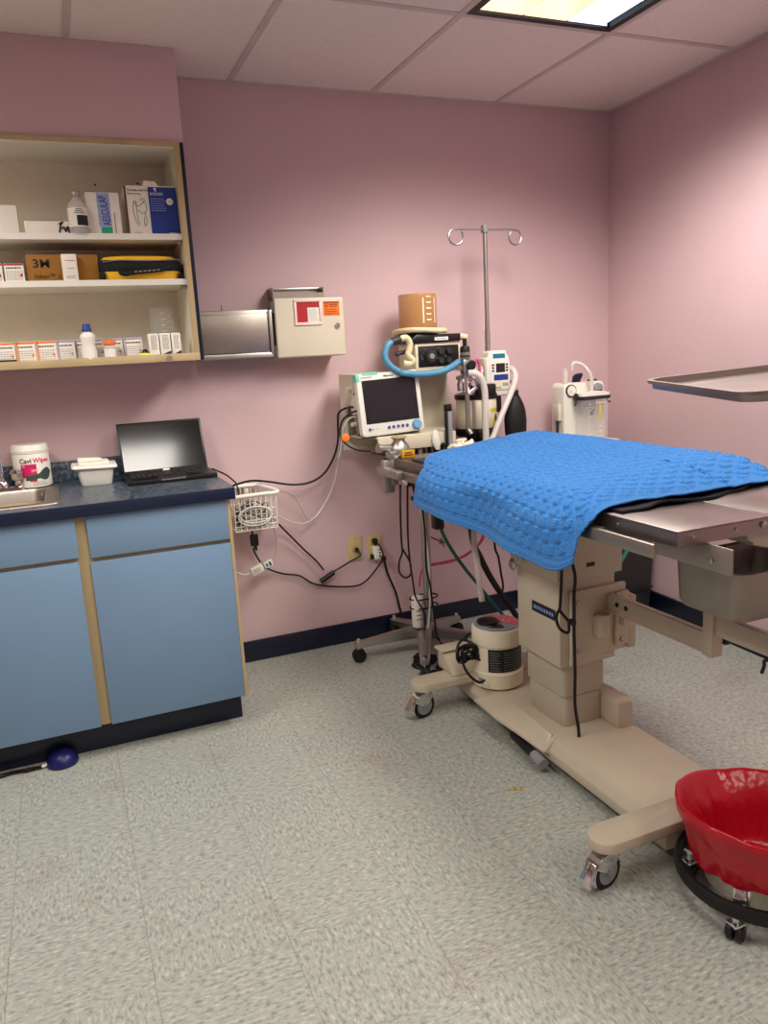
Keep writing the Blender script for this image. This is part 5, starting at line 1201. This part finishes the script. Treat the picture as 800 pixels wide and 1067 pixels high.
def blanket_mat():
    m = bpy.data.materials.new('blue_knit_wool'); m.use_nodes = True; nt = m.node_tree; N = nt.nodes; L = nt.links; p = N['Principled BSDF']
    uv = N.new('ShaderNodeUVMap'); uv.uv_map = 'UVMap'
    wv = N.new('ShaderNodeTexWave'); wv.wave_type = 'BANDS'; wv.bands_direction = 'Y'; wv.inputs['Scale'].default_value = 38; wv.inputs['Distortion'].default_value = 1.2; wv.inputs['Detail'].default_value = 2; wv.inputs['Detail Scale'].default_value = 6
    w2 = N.new('ShaderNodeTexWave'); w2.wave_type = 'BANDS'; w2.bands_direction = 'X'; w2.inputs['Scale'].default_value = 50; w2.inputs['Distortion'].default_value = 1.0; w2.inputs['Detail'].default_value = 2
    for q in (wv, w2): L.new(uv.outputs[0], q.inputs[0])
    ad = N.new('ShaderNodeMath'); ad.operation = 'MULTIPLY'; L.new(wv.outputs['Fac'], ad.inputs[0]); L.new(w2.outputs['Fac'], ad.inputs[1])
    bp = N.new('ShaderNodeBump'); bp.inputs['Strength'].default_value = .75; bp.inputs['Distance'].default_value = .0022; L.new(ad.outputs[0], bp.inputs['Height']); L.new(bp.outputs[0], p.inputs['Normal'])
    nz = N.new('ShaderNodeTexNoise'); nz.inputs['Scale'].default_value = 220; L.new(uv.outputs[0], nz.inputs[0])
    cr = N.new('ShaderNodeValToRGB'); e = cr.color_ramp.elements; e[0].position = .3; e[0].color = lin((36, 104, 176)); e[1].position = .7; e[1].color = lin((62, 136, 208)); L.new(nz.outputs[0], cr.inputs[0]); L.new(cr.outputs[0], p.inputs['Base Color'])
    p.inputs['Roughness'].default_value = .85; p.inputs['Sheen Weight'].default_value = .15; p.inputs['Specular IOR Level'].default_value = .2
    return m
o = item('knit_blanket', blanket(), blanket_mat(), 'bright blue basket-weave knit blanket draped over the surgery table', 'blanket', sharp=3)
sm = o.modifiers.new('thickness', 'SOLIDIFY'); sm.thickness = .005; sm.offset = -1
# ================================================================ charcoal filter canister on the table base
cx, cy, z = 1.725, -.955, .1122
t = thing('filter_canister', 'cream charcoal filter canister with pink lid label on the table base', 'canister', (cx, cy, z))
b = B(); b.lathe([(.06, 0), (.06, .006)], (cx, cy, z), 32); obj('foot', b, m_black, t)
b = B(); b.lathe([(.09, .006), (.094, .010), (.094, .062), (.089, .066), (.089, .165), (.094, .169), (.094, .222), (.09, .227), (.082, .230)], (cx, cy, z), 56); cn = obj('body', b, m_offwhite, t)
b = B(); b.lathe([(.085, .2295), (.085, .234), (.08, .236)], (cx, cy, z), 48); obj('lid', b, m_grey, t)
b = B(); rows = [[Vector((cx+r*math.cos(a), cy+r*math.sin(a), z+.2372)) for r in (.005, .078)] for a in [-.95+k*2.5/20 for k in range(21)]]; b.grid(rows); pl = obj('pink_label', b, mat('pink_lid_print', (206, 96, 108), .5), t, label='pink lid label')
b = B(); scr = random.Random(4)
for k in range(14):
    a, r = scr.uniform(-.7, 1.3), scr.uniform(.02, .07); b.box(cx+r*math.cos(a)-.006, cx+r*math.cos(a)+.006, cy+r*math.sin(a)-.001, cy+r*math.sin(a)+.001, z+.2373, z+.2376)
obj('lid_print', b, m_paper, pl)
b = B(); b.lathe([(.038, .2362), (.040, .242), (.038, .247), (.03, .249)], (cx-.034, cy+.008, z), 28); b.prism([(cx-.06, cy-.04), (cx-.01, cy-.07), (cx+.0, cy-.03)], 'z', z+.2362, z+.2376); obj('black_port', b, m_black, t)
b = B(); arcpanel(b, (cx, cy), .0893, -2.5, -.75, z+.072, z+.16, 24); pl = obj('black_label', b, m_black, cn, label='black wraparound label')
b = B()
for k in range(8):
    arcpanel(b, (cx, cy), .0896, -2.42, -1.98-.05*(k % 3), z+.08+k*.0095, z+.0815+k*.0095, 5); arcpanel(b, (cx, cy), .0896, -1.85, -1.0-.07*(k % 2), z+.08+k*.0095, z+.0815+k*.0095, 6)
obj('label_print', b, m_grey, t)
b = B(); b.box(cx-.0005, cx+.0005, cy-.0945, cy-.0935, z+.01, z+.062); b.box(cx-.0005, cx+.0005, cy-.0945, cy-.0935, z+.169, z+.222); obj('seam', b, m_beige, t)
b = B(); arcpanel(b, (cx, cy), .0944, -2.95, -2.7, z+.025, z+.045, 4); obj('small_mark', b, m_grey, t)
# black cord bundle beside it
rnd = random.Random(12); b = B()
pts = []
for k in range(70):
    a = 2*PI*k/10; pts.append((1.60+.014*math.sin(k*.23)+(.026+.008*rnd.random())*math.cos(a), -.95+.014*math.cos(a*.5+k)+.014*rnd.uniform(-1, 1), .262+(.032+.012*rnd.random())*math.sin(a)+.026*math.sin(k*.19)))
for p in range(len(pts)): pts[p] = (pts[p][0], pts[p][1], max(pts[p][2]-.03, .225))
b.tube(pts, .0055, 7, smooth=4); b.tube([(1.60, -.95, .23), (1.56, -.99, .235), (1.565, -1.02, .20), (1.60, -1.03, .165), (1.632, -1.015, .16)], .005, 8)
item('cable_bundle', b, m_cord, 'bundled black cord resting beside the filter canister on table base', 'cord')
# tangled black cords on the floor round the stand
for ci, (x, y, r, lb) in enumerate([(1.66, -.44, .055, 'tangled black cord on the floor before the stand hub'), (1.76, -.58, .1, 'black cord coil on the floor behind the base arm'), (1.62, -.62, .06, 'small black cord coil on the floor beside front stand leg')]):
    b = B(); rnd = random.Random(20+ci); pts = []
    for k in range(44):
        a = 2*PI*k/11; rr = r*(.75+.35*rnd.random()); pts.append((x+rr*math.cos(a), y+.75*rr*math.sin(a), .006+.0011*k*(1 if ci else 1.2)*.7))
    b.tube(pts, .005, 6, smooth=4); item('floor_cable', b, m_cord, lb, 'cord', 'black cord coils on the floor')
cord('floor_cable', [Vector((1.95, -.62, .012)), W(470, 682, y=-.55), W(482, 668, y=-.5), W(490, 660, y=-.52), W(498, 668, y=-.6), W(495, 680, y=-.7)], .005, m_cord, 'black cord arching behind the base arm towards the canister')
cord('hanging_cable', [W(440, 530, y=-.5), W(443, 560, y=-.45), W(444, 590, y=-.42), W(448, 610, y=-.42), W(452, 640, y=-.42), W(455, 662, y=-.42), W(462, 674, y=-.45), Vector((1.75, -.52, .03))], .0045, m_cord, 'black cord hanging just right of the stand post to floor')
cord('white_cable', [W(436, 520, y=-.42), W(441, 545, y=-.40), W(446, 580, y=-.38), W(448, 620, y=-.36), W(446, 655, y=-.35)], .005, m_cordw, 'white cable hanging alongside the steel stand post', 'cable')
# hoses hanging under the table
cord('green_hose', [Vector((1.60, -.62, .86)), W(460, 553, y=-.66), W(470, 572, y=-.64), W(484, 592, y=-.6), W(498, 609, y=-.55), W(512, 627, y=-.5), W(526, 643, y=-.45), W(540, 655, y=-.42)], .0075, m_teal, 'dark green gas hose slanting to the floor behind the filter canister', 'hose', n=10)
cord('black_hose', [Vector((1.74, -.72, .86)), W(492, 560, y=-.74), W(500, 580, y=-.72), W(510, 600, y=-.7), W(524, 622, y=-.66), W(538, 642, y=-.62), W(548, 660, y=-.6), W(552, 672, y=-.58)], .0125, m_rubber, 'thick black hose slanting down left of the table column', 'hose', n=12)
cord('clear_tube', [Vector((1.68, -.9, .86)), W(494, 566, y=-.9), W(497, 585, y=-.9), W(499, 605, y=-.9), W(502, 626, y=-.9)], .0115, m_clearm, 'clear plastic tube dangling above the filter canister', 'tube', n=12)
cord('hanging_cable', [Vector((1.80, -.82, .86)), W(515, 565, y=-.84), W(519, 580, y=-.84), W(522, 598, y=-.84), W(524, 610, y=-.8), W(523, 618, y=-.76)], .0045, m_cord, 'thin black cord hanging between black hose and column')
b = B(); q = W(456, 547, y=-.68); b.box(q.x-.02, q.x+.02, q.y-.02, q.y+.02, q.z-.015, .872, .005); item('hose_clip', b, m_black, 'black clip under the blanket where the green hose starts', 'clip')
b = B(); b.tube([W(437, 612, y=-.24), W(438, 600, y=-.23), W(443, 590, y=-.22), W(455, 587.5, y=-.2), W(470, 584.5, y=-.18), W(482, 580, y=-.18), W(490, 575, y=-.19), W(498, 568, y=-.2), W(503, 560, y=-.22), W(506, 545, y=-.25)], .011, 10, flat=(0, 0, 1)); item('pink_tube', b, m_pink, 'flat pink tube swagged behind the stand post', 'tube')
b = B(); q = W(461, 565, y=-.12); b.tube([q+Vector((-.01, 0, .02)), q, q+Vector((.002, -.01, -.022))], .004, 8); b.tube([q+Vector((-.022, -.01, .0)), q+Vector((.02, -.01, .004))], .004, 8); b.cyl((q.x, -.0002, q.z), q, .004, n=8); item('wall_hook', b, mat('dull_brass', (120, 96, 80), .4, 1), 'small brass hook on the wall under the work plate', 'hook')
# ================================================================ suction pump on a slim trolley behind the table
q0, q1 = W(588, 398, y=-.24), W(631, 398, y=-.24); X0, X1, ZT = q0.x, q1.x, 1.155; ZS = .86
t = thing('pump_trolley', 'slim black framed trolley carrying the suction pump behind the table', 'trolley', ((X0+X1)/2, -.2, 0))
b = B()
for x in (X0-.014, X1+.006): b.cyl((x, -.2, .04), (x, -.2, 1.06 if x < X0 else ZS), .007, n=12)
obj('upright', b, m_dgrey, t)
b = B(); b.box(X0-.024, X1+.022, -.33, -.1, ZS-.012, ZS, .003); obj('shelf', b, m_white, t)
b = B(); b.box(X0-.03, X1+.02, -.32, -.1, .03, .045, .004); obj('foot_plate', b, m_dgrey, t)
b = B()
for x in (X0-.02, X1+.01):
    for y in (-.31, -.11): b.lathe([(.004, -.008), (.016, -.008), (.016, .008), (.004, .008)], (x, y, .0162), 16, axis=(1, 0, 0))
obj('caster_wheel', b, m_rubber, t)
b = B(); b.box(X0-.024, X0-.006, -.225, -.19, .98, 1.06, .003); obj('handle_block', b, m_offwhite, t)
t = thing('suction_pump', 'white suction pump with clear scaled jar and pressure dial near the corner', 'pump', ((X0+X1)/2, -.22, ZS))
b = B(); b.prism([(X0, ZS+.0005), (X1+.004, ZS+.0005), (X1, ZT-.016), (X1-.014, ZT), (X0+.016, ZT), (X0+.002, ZT-.016)], 'y', -.232, -.13, .008, 3); b.box(X0-.006, X1+.018, -.325, -.13, ZS+.0005, ZS+.018, .004); obj('case', b, m_white, t)
jx, jy = (X0+X1)/2+.008, -.278
def lj(hw, hd, r, zz): return [Vector((p[0], p[1], zz)) for p in rrect(jx-hw, jx+hw, jy-hd, jy+hd, r, 6)]
b = B(); b.loft([lj(.066, .034, .02, ZS+.0185), lj(.07, .038, .022, ZS+.025), lj(.082, .042, .024, ZT-.075), lj(.079, .039, .022, ZT-.075), lj(.067, .035, .02, ZS+.028)]); jr = obj('jar', b, m_clear, t)
b = B(); b.loft([lj(.084, .043, .024, ZT-.078), lj(.087, .045, .024, ZT-.072), lj(.087, .045, .024, ZT-.064), lj(.084, .043, .024, ZT-.062)]); obj('seal', b, m_dgrey, t)
b = B(); b.loft([lj(.084, .043, .024, ZT-.0618), lj(.082, .042, .024, ZT-.048), lj(.04, .03, .02, ZT-.042)]); obj('jar_lid', b, m_white, t)
b = B()
for sg in (-1, 1):
    x = jx+sg*.09; b.tube([(x, jy, ZT-.045), (x+sg*.003, jy, ZT-.07), (x, jy, ZT-.09), (x+sg*.012, jy-.01, ZT-.10)], .004, 8); b.box(x-.006, x+.006, jy-.012, jy+.012, ZT-.075, ZT-.05, .003)
obj('latch', b, m_dgrey, t)
b = B(); b.cyl((X0+.04, -.232, ZT-.035), (X0+.04, -.24, ZT-.035), .028, n=32); g = obj('dial_rim', b, m_ink, t)
b = B(); b.cyl((X0+.04, -.2402, ZT-.036), (X0+.04, -.2415, ZT-.036), .0245, n=32); obj('dial_face', b, m_white, g); b = B(); b.box(X0+.033, X0+.041, -.2425, -.2416, ZT-.041, ZT-.038); obj('dial_needle', b, m_navylam, g)
b = B(); b.lathe([(.025, 0), (.025, .006), (.02, .02), (.002, .02)], (X1-.045, -.232, ZT-.032), 28, axis=(0, -1, 0)); k_ = obj('vacuum_knob', b, m_grey, t, label='blue grey vacuum knob'); b = B(); b.box(X1-.062, X1-.03, -.2535, -.25, ZT-.052, ZT-.04, .002); obj('knob_grip', b, m_ink, k_)
b = B(); b.box(jx-.02, jx+.058, -.2335, -.2322, ZT-.12, ZT-.08, .001); obj('grey_plate', b, m_grey, t)
b = B(); b.box(jx+.012, jx+.028, jy-.0398, jy-.0388, ZT-.17, ZT-.105); obj('yellow_strip', b, m_yel, t, label='yellow strip in the jar')
b = B(); b.tube([(jx-.022, -.29, ZT-.115), (jx-.008, -.285, ZT-.14), (jx-.002, -.282, ZT-.15), (jx+.008, -.285, ZT-.125)], .0035, 8); b.sphere((jx-.004, -.283, ZT-.148), .008); obj('float_valve', b, m_ink, t)
b = B()
for k in range(12): b.box(jx-.05, jx-.042+.004*(k % 2), jy-.0415-.0002*k, jy-.0405-.0002*k, ZS+.04+k*.014, ZS+.0425+k*.014)
b.box(jx-.01, jx+.045, jy-.0432, jy-.0422, ZT-.098, ZT-.094); b.box(jx+.014, jx+.024, jy-.0415, jy-.0405, ZS+.06, ZS+.07); b.box(jx+.014, jx+.024, jy-.041, jy-.040, ZS+.085, ZS+.093); obj('scale_marks', b, m_paper, jr)
b = B(); b.tube([(jx-.002, -.28, ZT-.045), (jx-.004, -.282, ZT-.005), (jx-.012, -.28, ZT+.04), (jx-.035, -.26, ZT+.08), (jx-.065, -.24, ZT+.095), (jx-.078, -.235, ZT+.085), (jx-.078, -.232, ZT+.06)], .0085, 12); obj('suction_tube', b, m_hosew, t, label='milky suction tube')
b = B(); b.lathe([(.012, 0), (.014, .006), (.014, .05), (.008, .058), (.008, .075)], (X0+.024, -.215, ZT-.002), 20); obj('filter_bottle', b, m_clearm, t)
b = B(); b.prism([(jx-.035, ZT-.002), (jx-.028, ZT+.03), (jx-.01, ZT+.042), (jx+.004, ZT+.035), (jx+.012, ZT+.044), (jx+.018, ZT+.03), (jx+.004, ZT+.02), (jx+.0, ZT-.002)], 'y', -.19, -.165, .003); obj('handle_bracket', b, m_navylam, t)
b = B()
for k in range(3): b.sphere((X1-.055+k*.02, -.18, ZT+.003), .007)
obj('top_button', b, m_navylam, t)
# dark bin in the corner
t = thing('dark_bin', 'dark grey plastic bin in the corner under the table', 'bin', (2.80, -.27, 0))
b = B(); bx0, bx1, by0, by1 = 2.655, 2.945, -.44, -.09
def lb_(e, zz, r=.03): return [Vector((p[0], p[1], zz)) for p in rrect(bx0-e, bx1+e, by0-e, by1+e, r, 5)]
b.loft([lb_(-.03, 0), lb_(-.015, .05), lb_(0, .5), lb_(.012, .505), lb_(.012, .525), lb_(0, .527), lb_(-.008, .50), lb_(-.035, .02)]); obj('bin_body', b, m_dgrey, t)
b = B()
for k in range(6): b.loft([lb_(-.026+.0035*k+d, .05+.018*k+zz) for d, zz in ((0, -.003), (.004, 0), (0, .003))], cap0=False, cap1=False)
obj('ribs', b, m_black, t)
cord('green_hose', [W(660, 555, y=-.9), W(655, 570, y=-.95), W(648, 583, y=-1.0), W(640, 594, y=-1.05), W(632, 604, y=-1.1), Vector((1.95, -1.12, .52))], .007, m_teal, 'green hose curving behind the right side of the column', 'hose', n=10)
# ================================================================ instrument tray on a stand
t = thing('instrument_tray', 'stainless instrument tray on a stand jutting in at the right edge', 'tray', (0, 0, 0))
TM = Matrix.Translation((1.459, -2.023, 1.259)) @ Matrix.Rotation(-.315, 4, 'Z') @ Matrix.Rotation(.024, 4, 'X') @ Matrix.Rotation(-.058, 4, 'Y')
t.location = (1.9, -2.4, 0); ORG[t] = Vector((1.9, -2.4, 0))
def lt(e, zz, r=.035): return [Vector((p[0], p[1], zz)) for p in rrect(0-e, .54+e, -.40-e, 0+e, r, 6)]
b = B(); b.loft([lt(-.016, -.0165, .033), lt(-.005, -.015, .038), lt(-.003, -.003, .042), lt(0, .0, .045), lt(.001, -.0035, .045), lt(.004, -.0035, .045), lt(.004, .003, .045), lt(-.006, .0025, .04), lt(-.0065, -.0115, .038), lt(-.016, -.0142, .034)]); b.xform(TM); obj('tray', b, m_steelt, t)
b = B(); b.tube([TM @ Vector(p) for p in ((.52, -.37, -.024), (.3, -.37, -.024), (.3, -.03, -.024), (.52, -.03, -.024))], .0045, 10, smooth=0); pp = TM @ Vector((.52, -.2, -.024)); b.tube([TM @ Vector((.52, -.37, -.024)), pp, TM @ Vector((.52, -.03, -.024))], .0045, 10, smooth=0); obj('tray_frame', b, m_chrome, t)
b = B(); b.cyl((pp.x, pp.y, .06), pp, .0125, n=18); obj('post', b, m_chrome, t)
b = B(); b.tube([(pp.x-.0, pp.y-.28, .045), (pp.x, pp.y, .055), (pp.x, pp.y+.28, .045)], .014, 12, smooth=4); b.tube([(pp.x, pp.y, .055), (pp.x+.35, pp.y-.1, .045)], .014, 12, smooth=0); obj('stand_foot', b, m_chrome, t)
b = B()
for p in ((0, -.28), (0, .28), (.35, -.1)): b.lathe([(.004, -.01), (.021, -.01), (.021, .01), (.004, .01)], (pp.x+p[0], pp.y+p[1], .0212), 18, axis=(1, 0, 0))
obj('caster_wheel', b, m_rubber, t)
# ================================================================ kick bucket with red bag
cx, cy = 1.735, -2.126
t = thing('kick_bucket', 'stainless kick bucket in a black ring bumper on wheels', 'bucket', (cx, cy, 0))
b = B(); b.lathe([(.112, .062), (.12, .066), (.136, .19), (.141, .194), (.139, .198), (.132, .19), (.116, .07), (.0, .068)], (cx, cy, 0), 56); obj('bucket', b, mat('spotted_bucket_steel', (170, 160, 148), .3, 1, var=.16, vscale=70), t)
b = B(); n = 72; R0, R1 = .172, .186
rings = [[Vector((cx+r*math.cos(2*PI*k/n), cy+r*math.sin(2*PI*k/n), zz)) for k in range(n)] for r, zz in ((R0, .072), (R1-.004, .07), (R1, .076), (R1, .099), (R1-.004, .105), (R0, .103))]
b.loft(rings+[rings[0]], cap0=False, cap1=False); bmesh.ops.remove_doubles(b.bm, verts=b.bm.verts[:], dist=1e-6); obj('bumper_ring', b, m_rubber, t)
for k, a in enumerate((-2.68, -1.1, .47, 2.04)):
    d = Vector((math.cos(a), math.sin(a), 0)); s = Vector((-d.y, d.x, 0)); c = Vector((cx, cy, 0))
    def bar(p0, p1, hw, th, bb):
        up_ = Vector((0, 0, th)); bb.loft([[p-s*hw-up_, p+s*hw-up_, p+s*hw+up_, p-s*hw+up_] for p in (p0, p1)])
    b = B(); bar(c+d*.09+Vector((0, 0, .06)), c+d*.172+Vector((0, 0, .08)), .016, .003, b); b.loft([[c+d*r_+s*q+Vector((0, 0, zz)) for q in (-.014, .014)]+[c+d*(r_+.003)+s*q+Vector((0, 0, zz)) for q in (.014, -.014)] for r_, zz in ((.128, .066), (.140, .15), (.146, .19))])
    b.sphere(c+d*.139+Vector((0, 0, .12)), .004, n=10); obj('bracket', b, m_chrome, t)
    e = c+d*.158; b = B(); b.cyl(e+Vector((0, 0, .038)), e+Vector((0, 0, .074)), .009, n=14); b.box(e.x-.016, e.x+.016, e.y-.016, e.y+.016, .036, .046, .005); obj('caster_fork', b, m_chrome, t)
    b = B()
    for o in (-.011, .011): b.lathe([(.002, -.008), (.017, -.008), (.0205, -.004), (.0205, .004), (.017, .008), (.002, .008)], e+s*o+Vector((0, 0, .0208)), 22, axis=s)
    obj('caster_wheel', b, m_black, t)
b = B(); n = 120; rows = []
# (radius, height) along the film: inside bottom, inside wall, rim, outside skirt
prof = [(.02, .085), (.08, .084), (.102, .09), (.109, .13), (.114, .165), (.122, .195), (.140, .222), (.160, .245), (.171, .256), (.176, .254), (.176, .242), (.172, .218), (.166, .192), (.161, .166), (.157, .145)]
for i, (r, z) in enumerate(prof):
    row = []
    for k in range(n):
        a = 2*PI*k/n; f = noise.noise(Vector((math.cos(a)*2.2, math.sin(a)*2.2, z*7)))*.5+noise.noise(Vector((math.cos(a)*6, math.sin(a)*6, z*9+4)))*.3
        g = 2.2*(.35-abs(noise.noise(Vector((math.cos(a)*5+z*6, math.sin(a)*5-z*4, z*11+9)))))
        amp = .012 if 2 < i < 7 else (.004 if i < 3 else .008)
        rr = r+amp*f+((.0055 if i < 6 or i > 9 else .002)*g if i > 2 else 0); zz = z
        lf_ = max(0, math.cos(a-2.75)); rr += .012*lf_*(1 if 6 <= i <= 10 else 0)
        if 6 <= i <= 9: zz += .010*noise.noise(Vector((math.cos(a)*1.6+5, math.sin(a)*1.6, 0)))+.012*lf_
        if i >= 11:
            w_ = (i-10)/4; zz += w_*(.028*noise.noise(Vector((math.cos(a)*1.5+2, math.sin(a)*1.5, 7)))+.035*max(0, math.cos(a+2.0))**2*0+.007*noise.noise(Vector((math.cos(a)*4, math.sin(a)*4, 1)))-.010)
            rr -= .006*w_*max(0, math.cos(a-3.0))
        if i < 3: zz += .004*f
        row.append(Vector((cx+rr*math.cos(a), cy+rr*math.sin(a), zz)))
    rows.append(row)
rings = [[b.bm.verts.new(p) for p in r] for r in rows]; b.ring_faces(rings, cap0=True, cap1=False)
o = item('waste_bag', b, m_red, 'shiny red plastic bag lining the kick bucket', 'bag', sharp=3)
s_ = o.modifiers.new('smooth', 'SUBSURF'); s_.levels = 1; s_.render_levels = 1
# stain on the floor
b = B(); c = W(538, 822, z=0)
for k in range(7):
    rnd = random.Random(40+k); p = c+Vector((rnd.uniform(-.022, .022), rnd.uniform(-.012, .012), .0004+.0001*k)); n = 9
    f = b.bm.faces.new([b.bm.verts.new(p+Vector((rnd.uniform(.5, 1)*.011*math.cos(2*PI*j/n), rnd.uniform(.5, 1)*.008*math.sin(2*PI*j/n), 0))) for j in range(n)])
item('floor_stain', b, m_stain, 'small ochre stain on the open floor before the table base', 'stain')
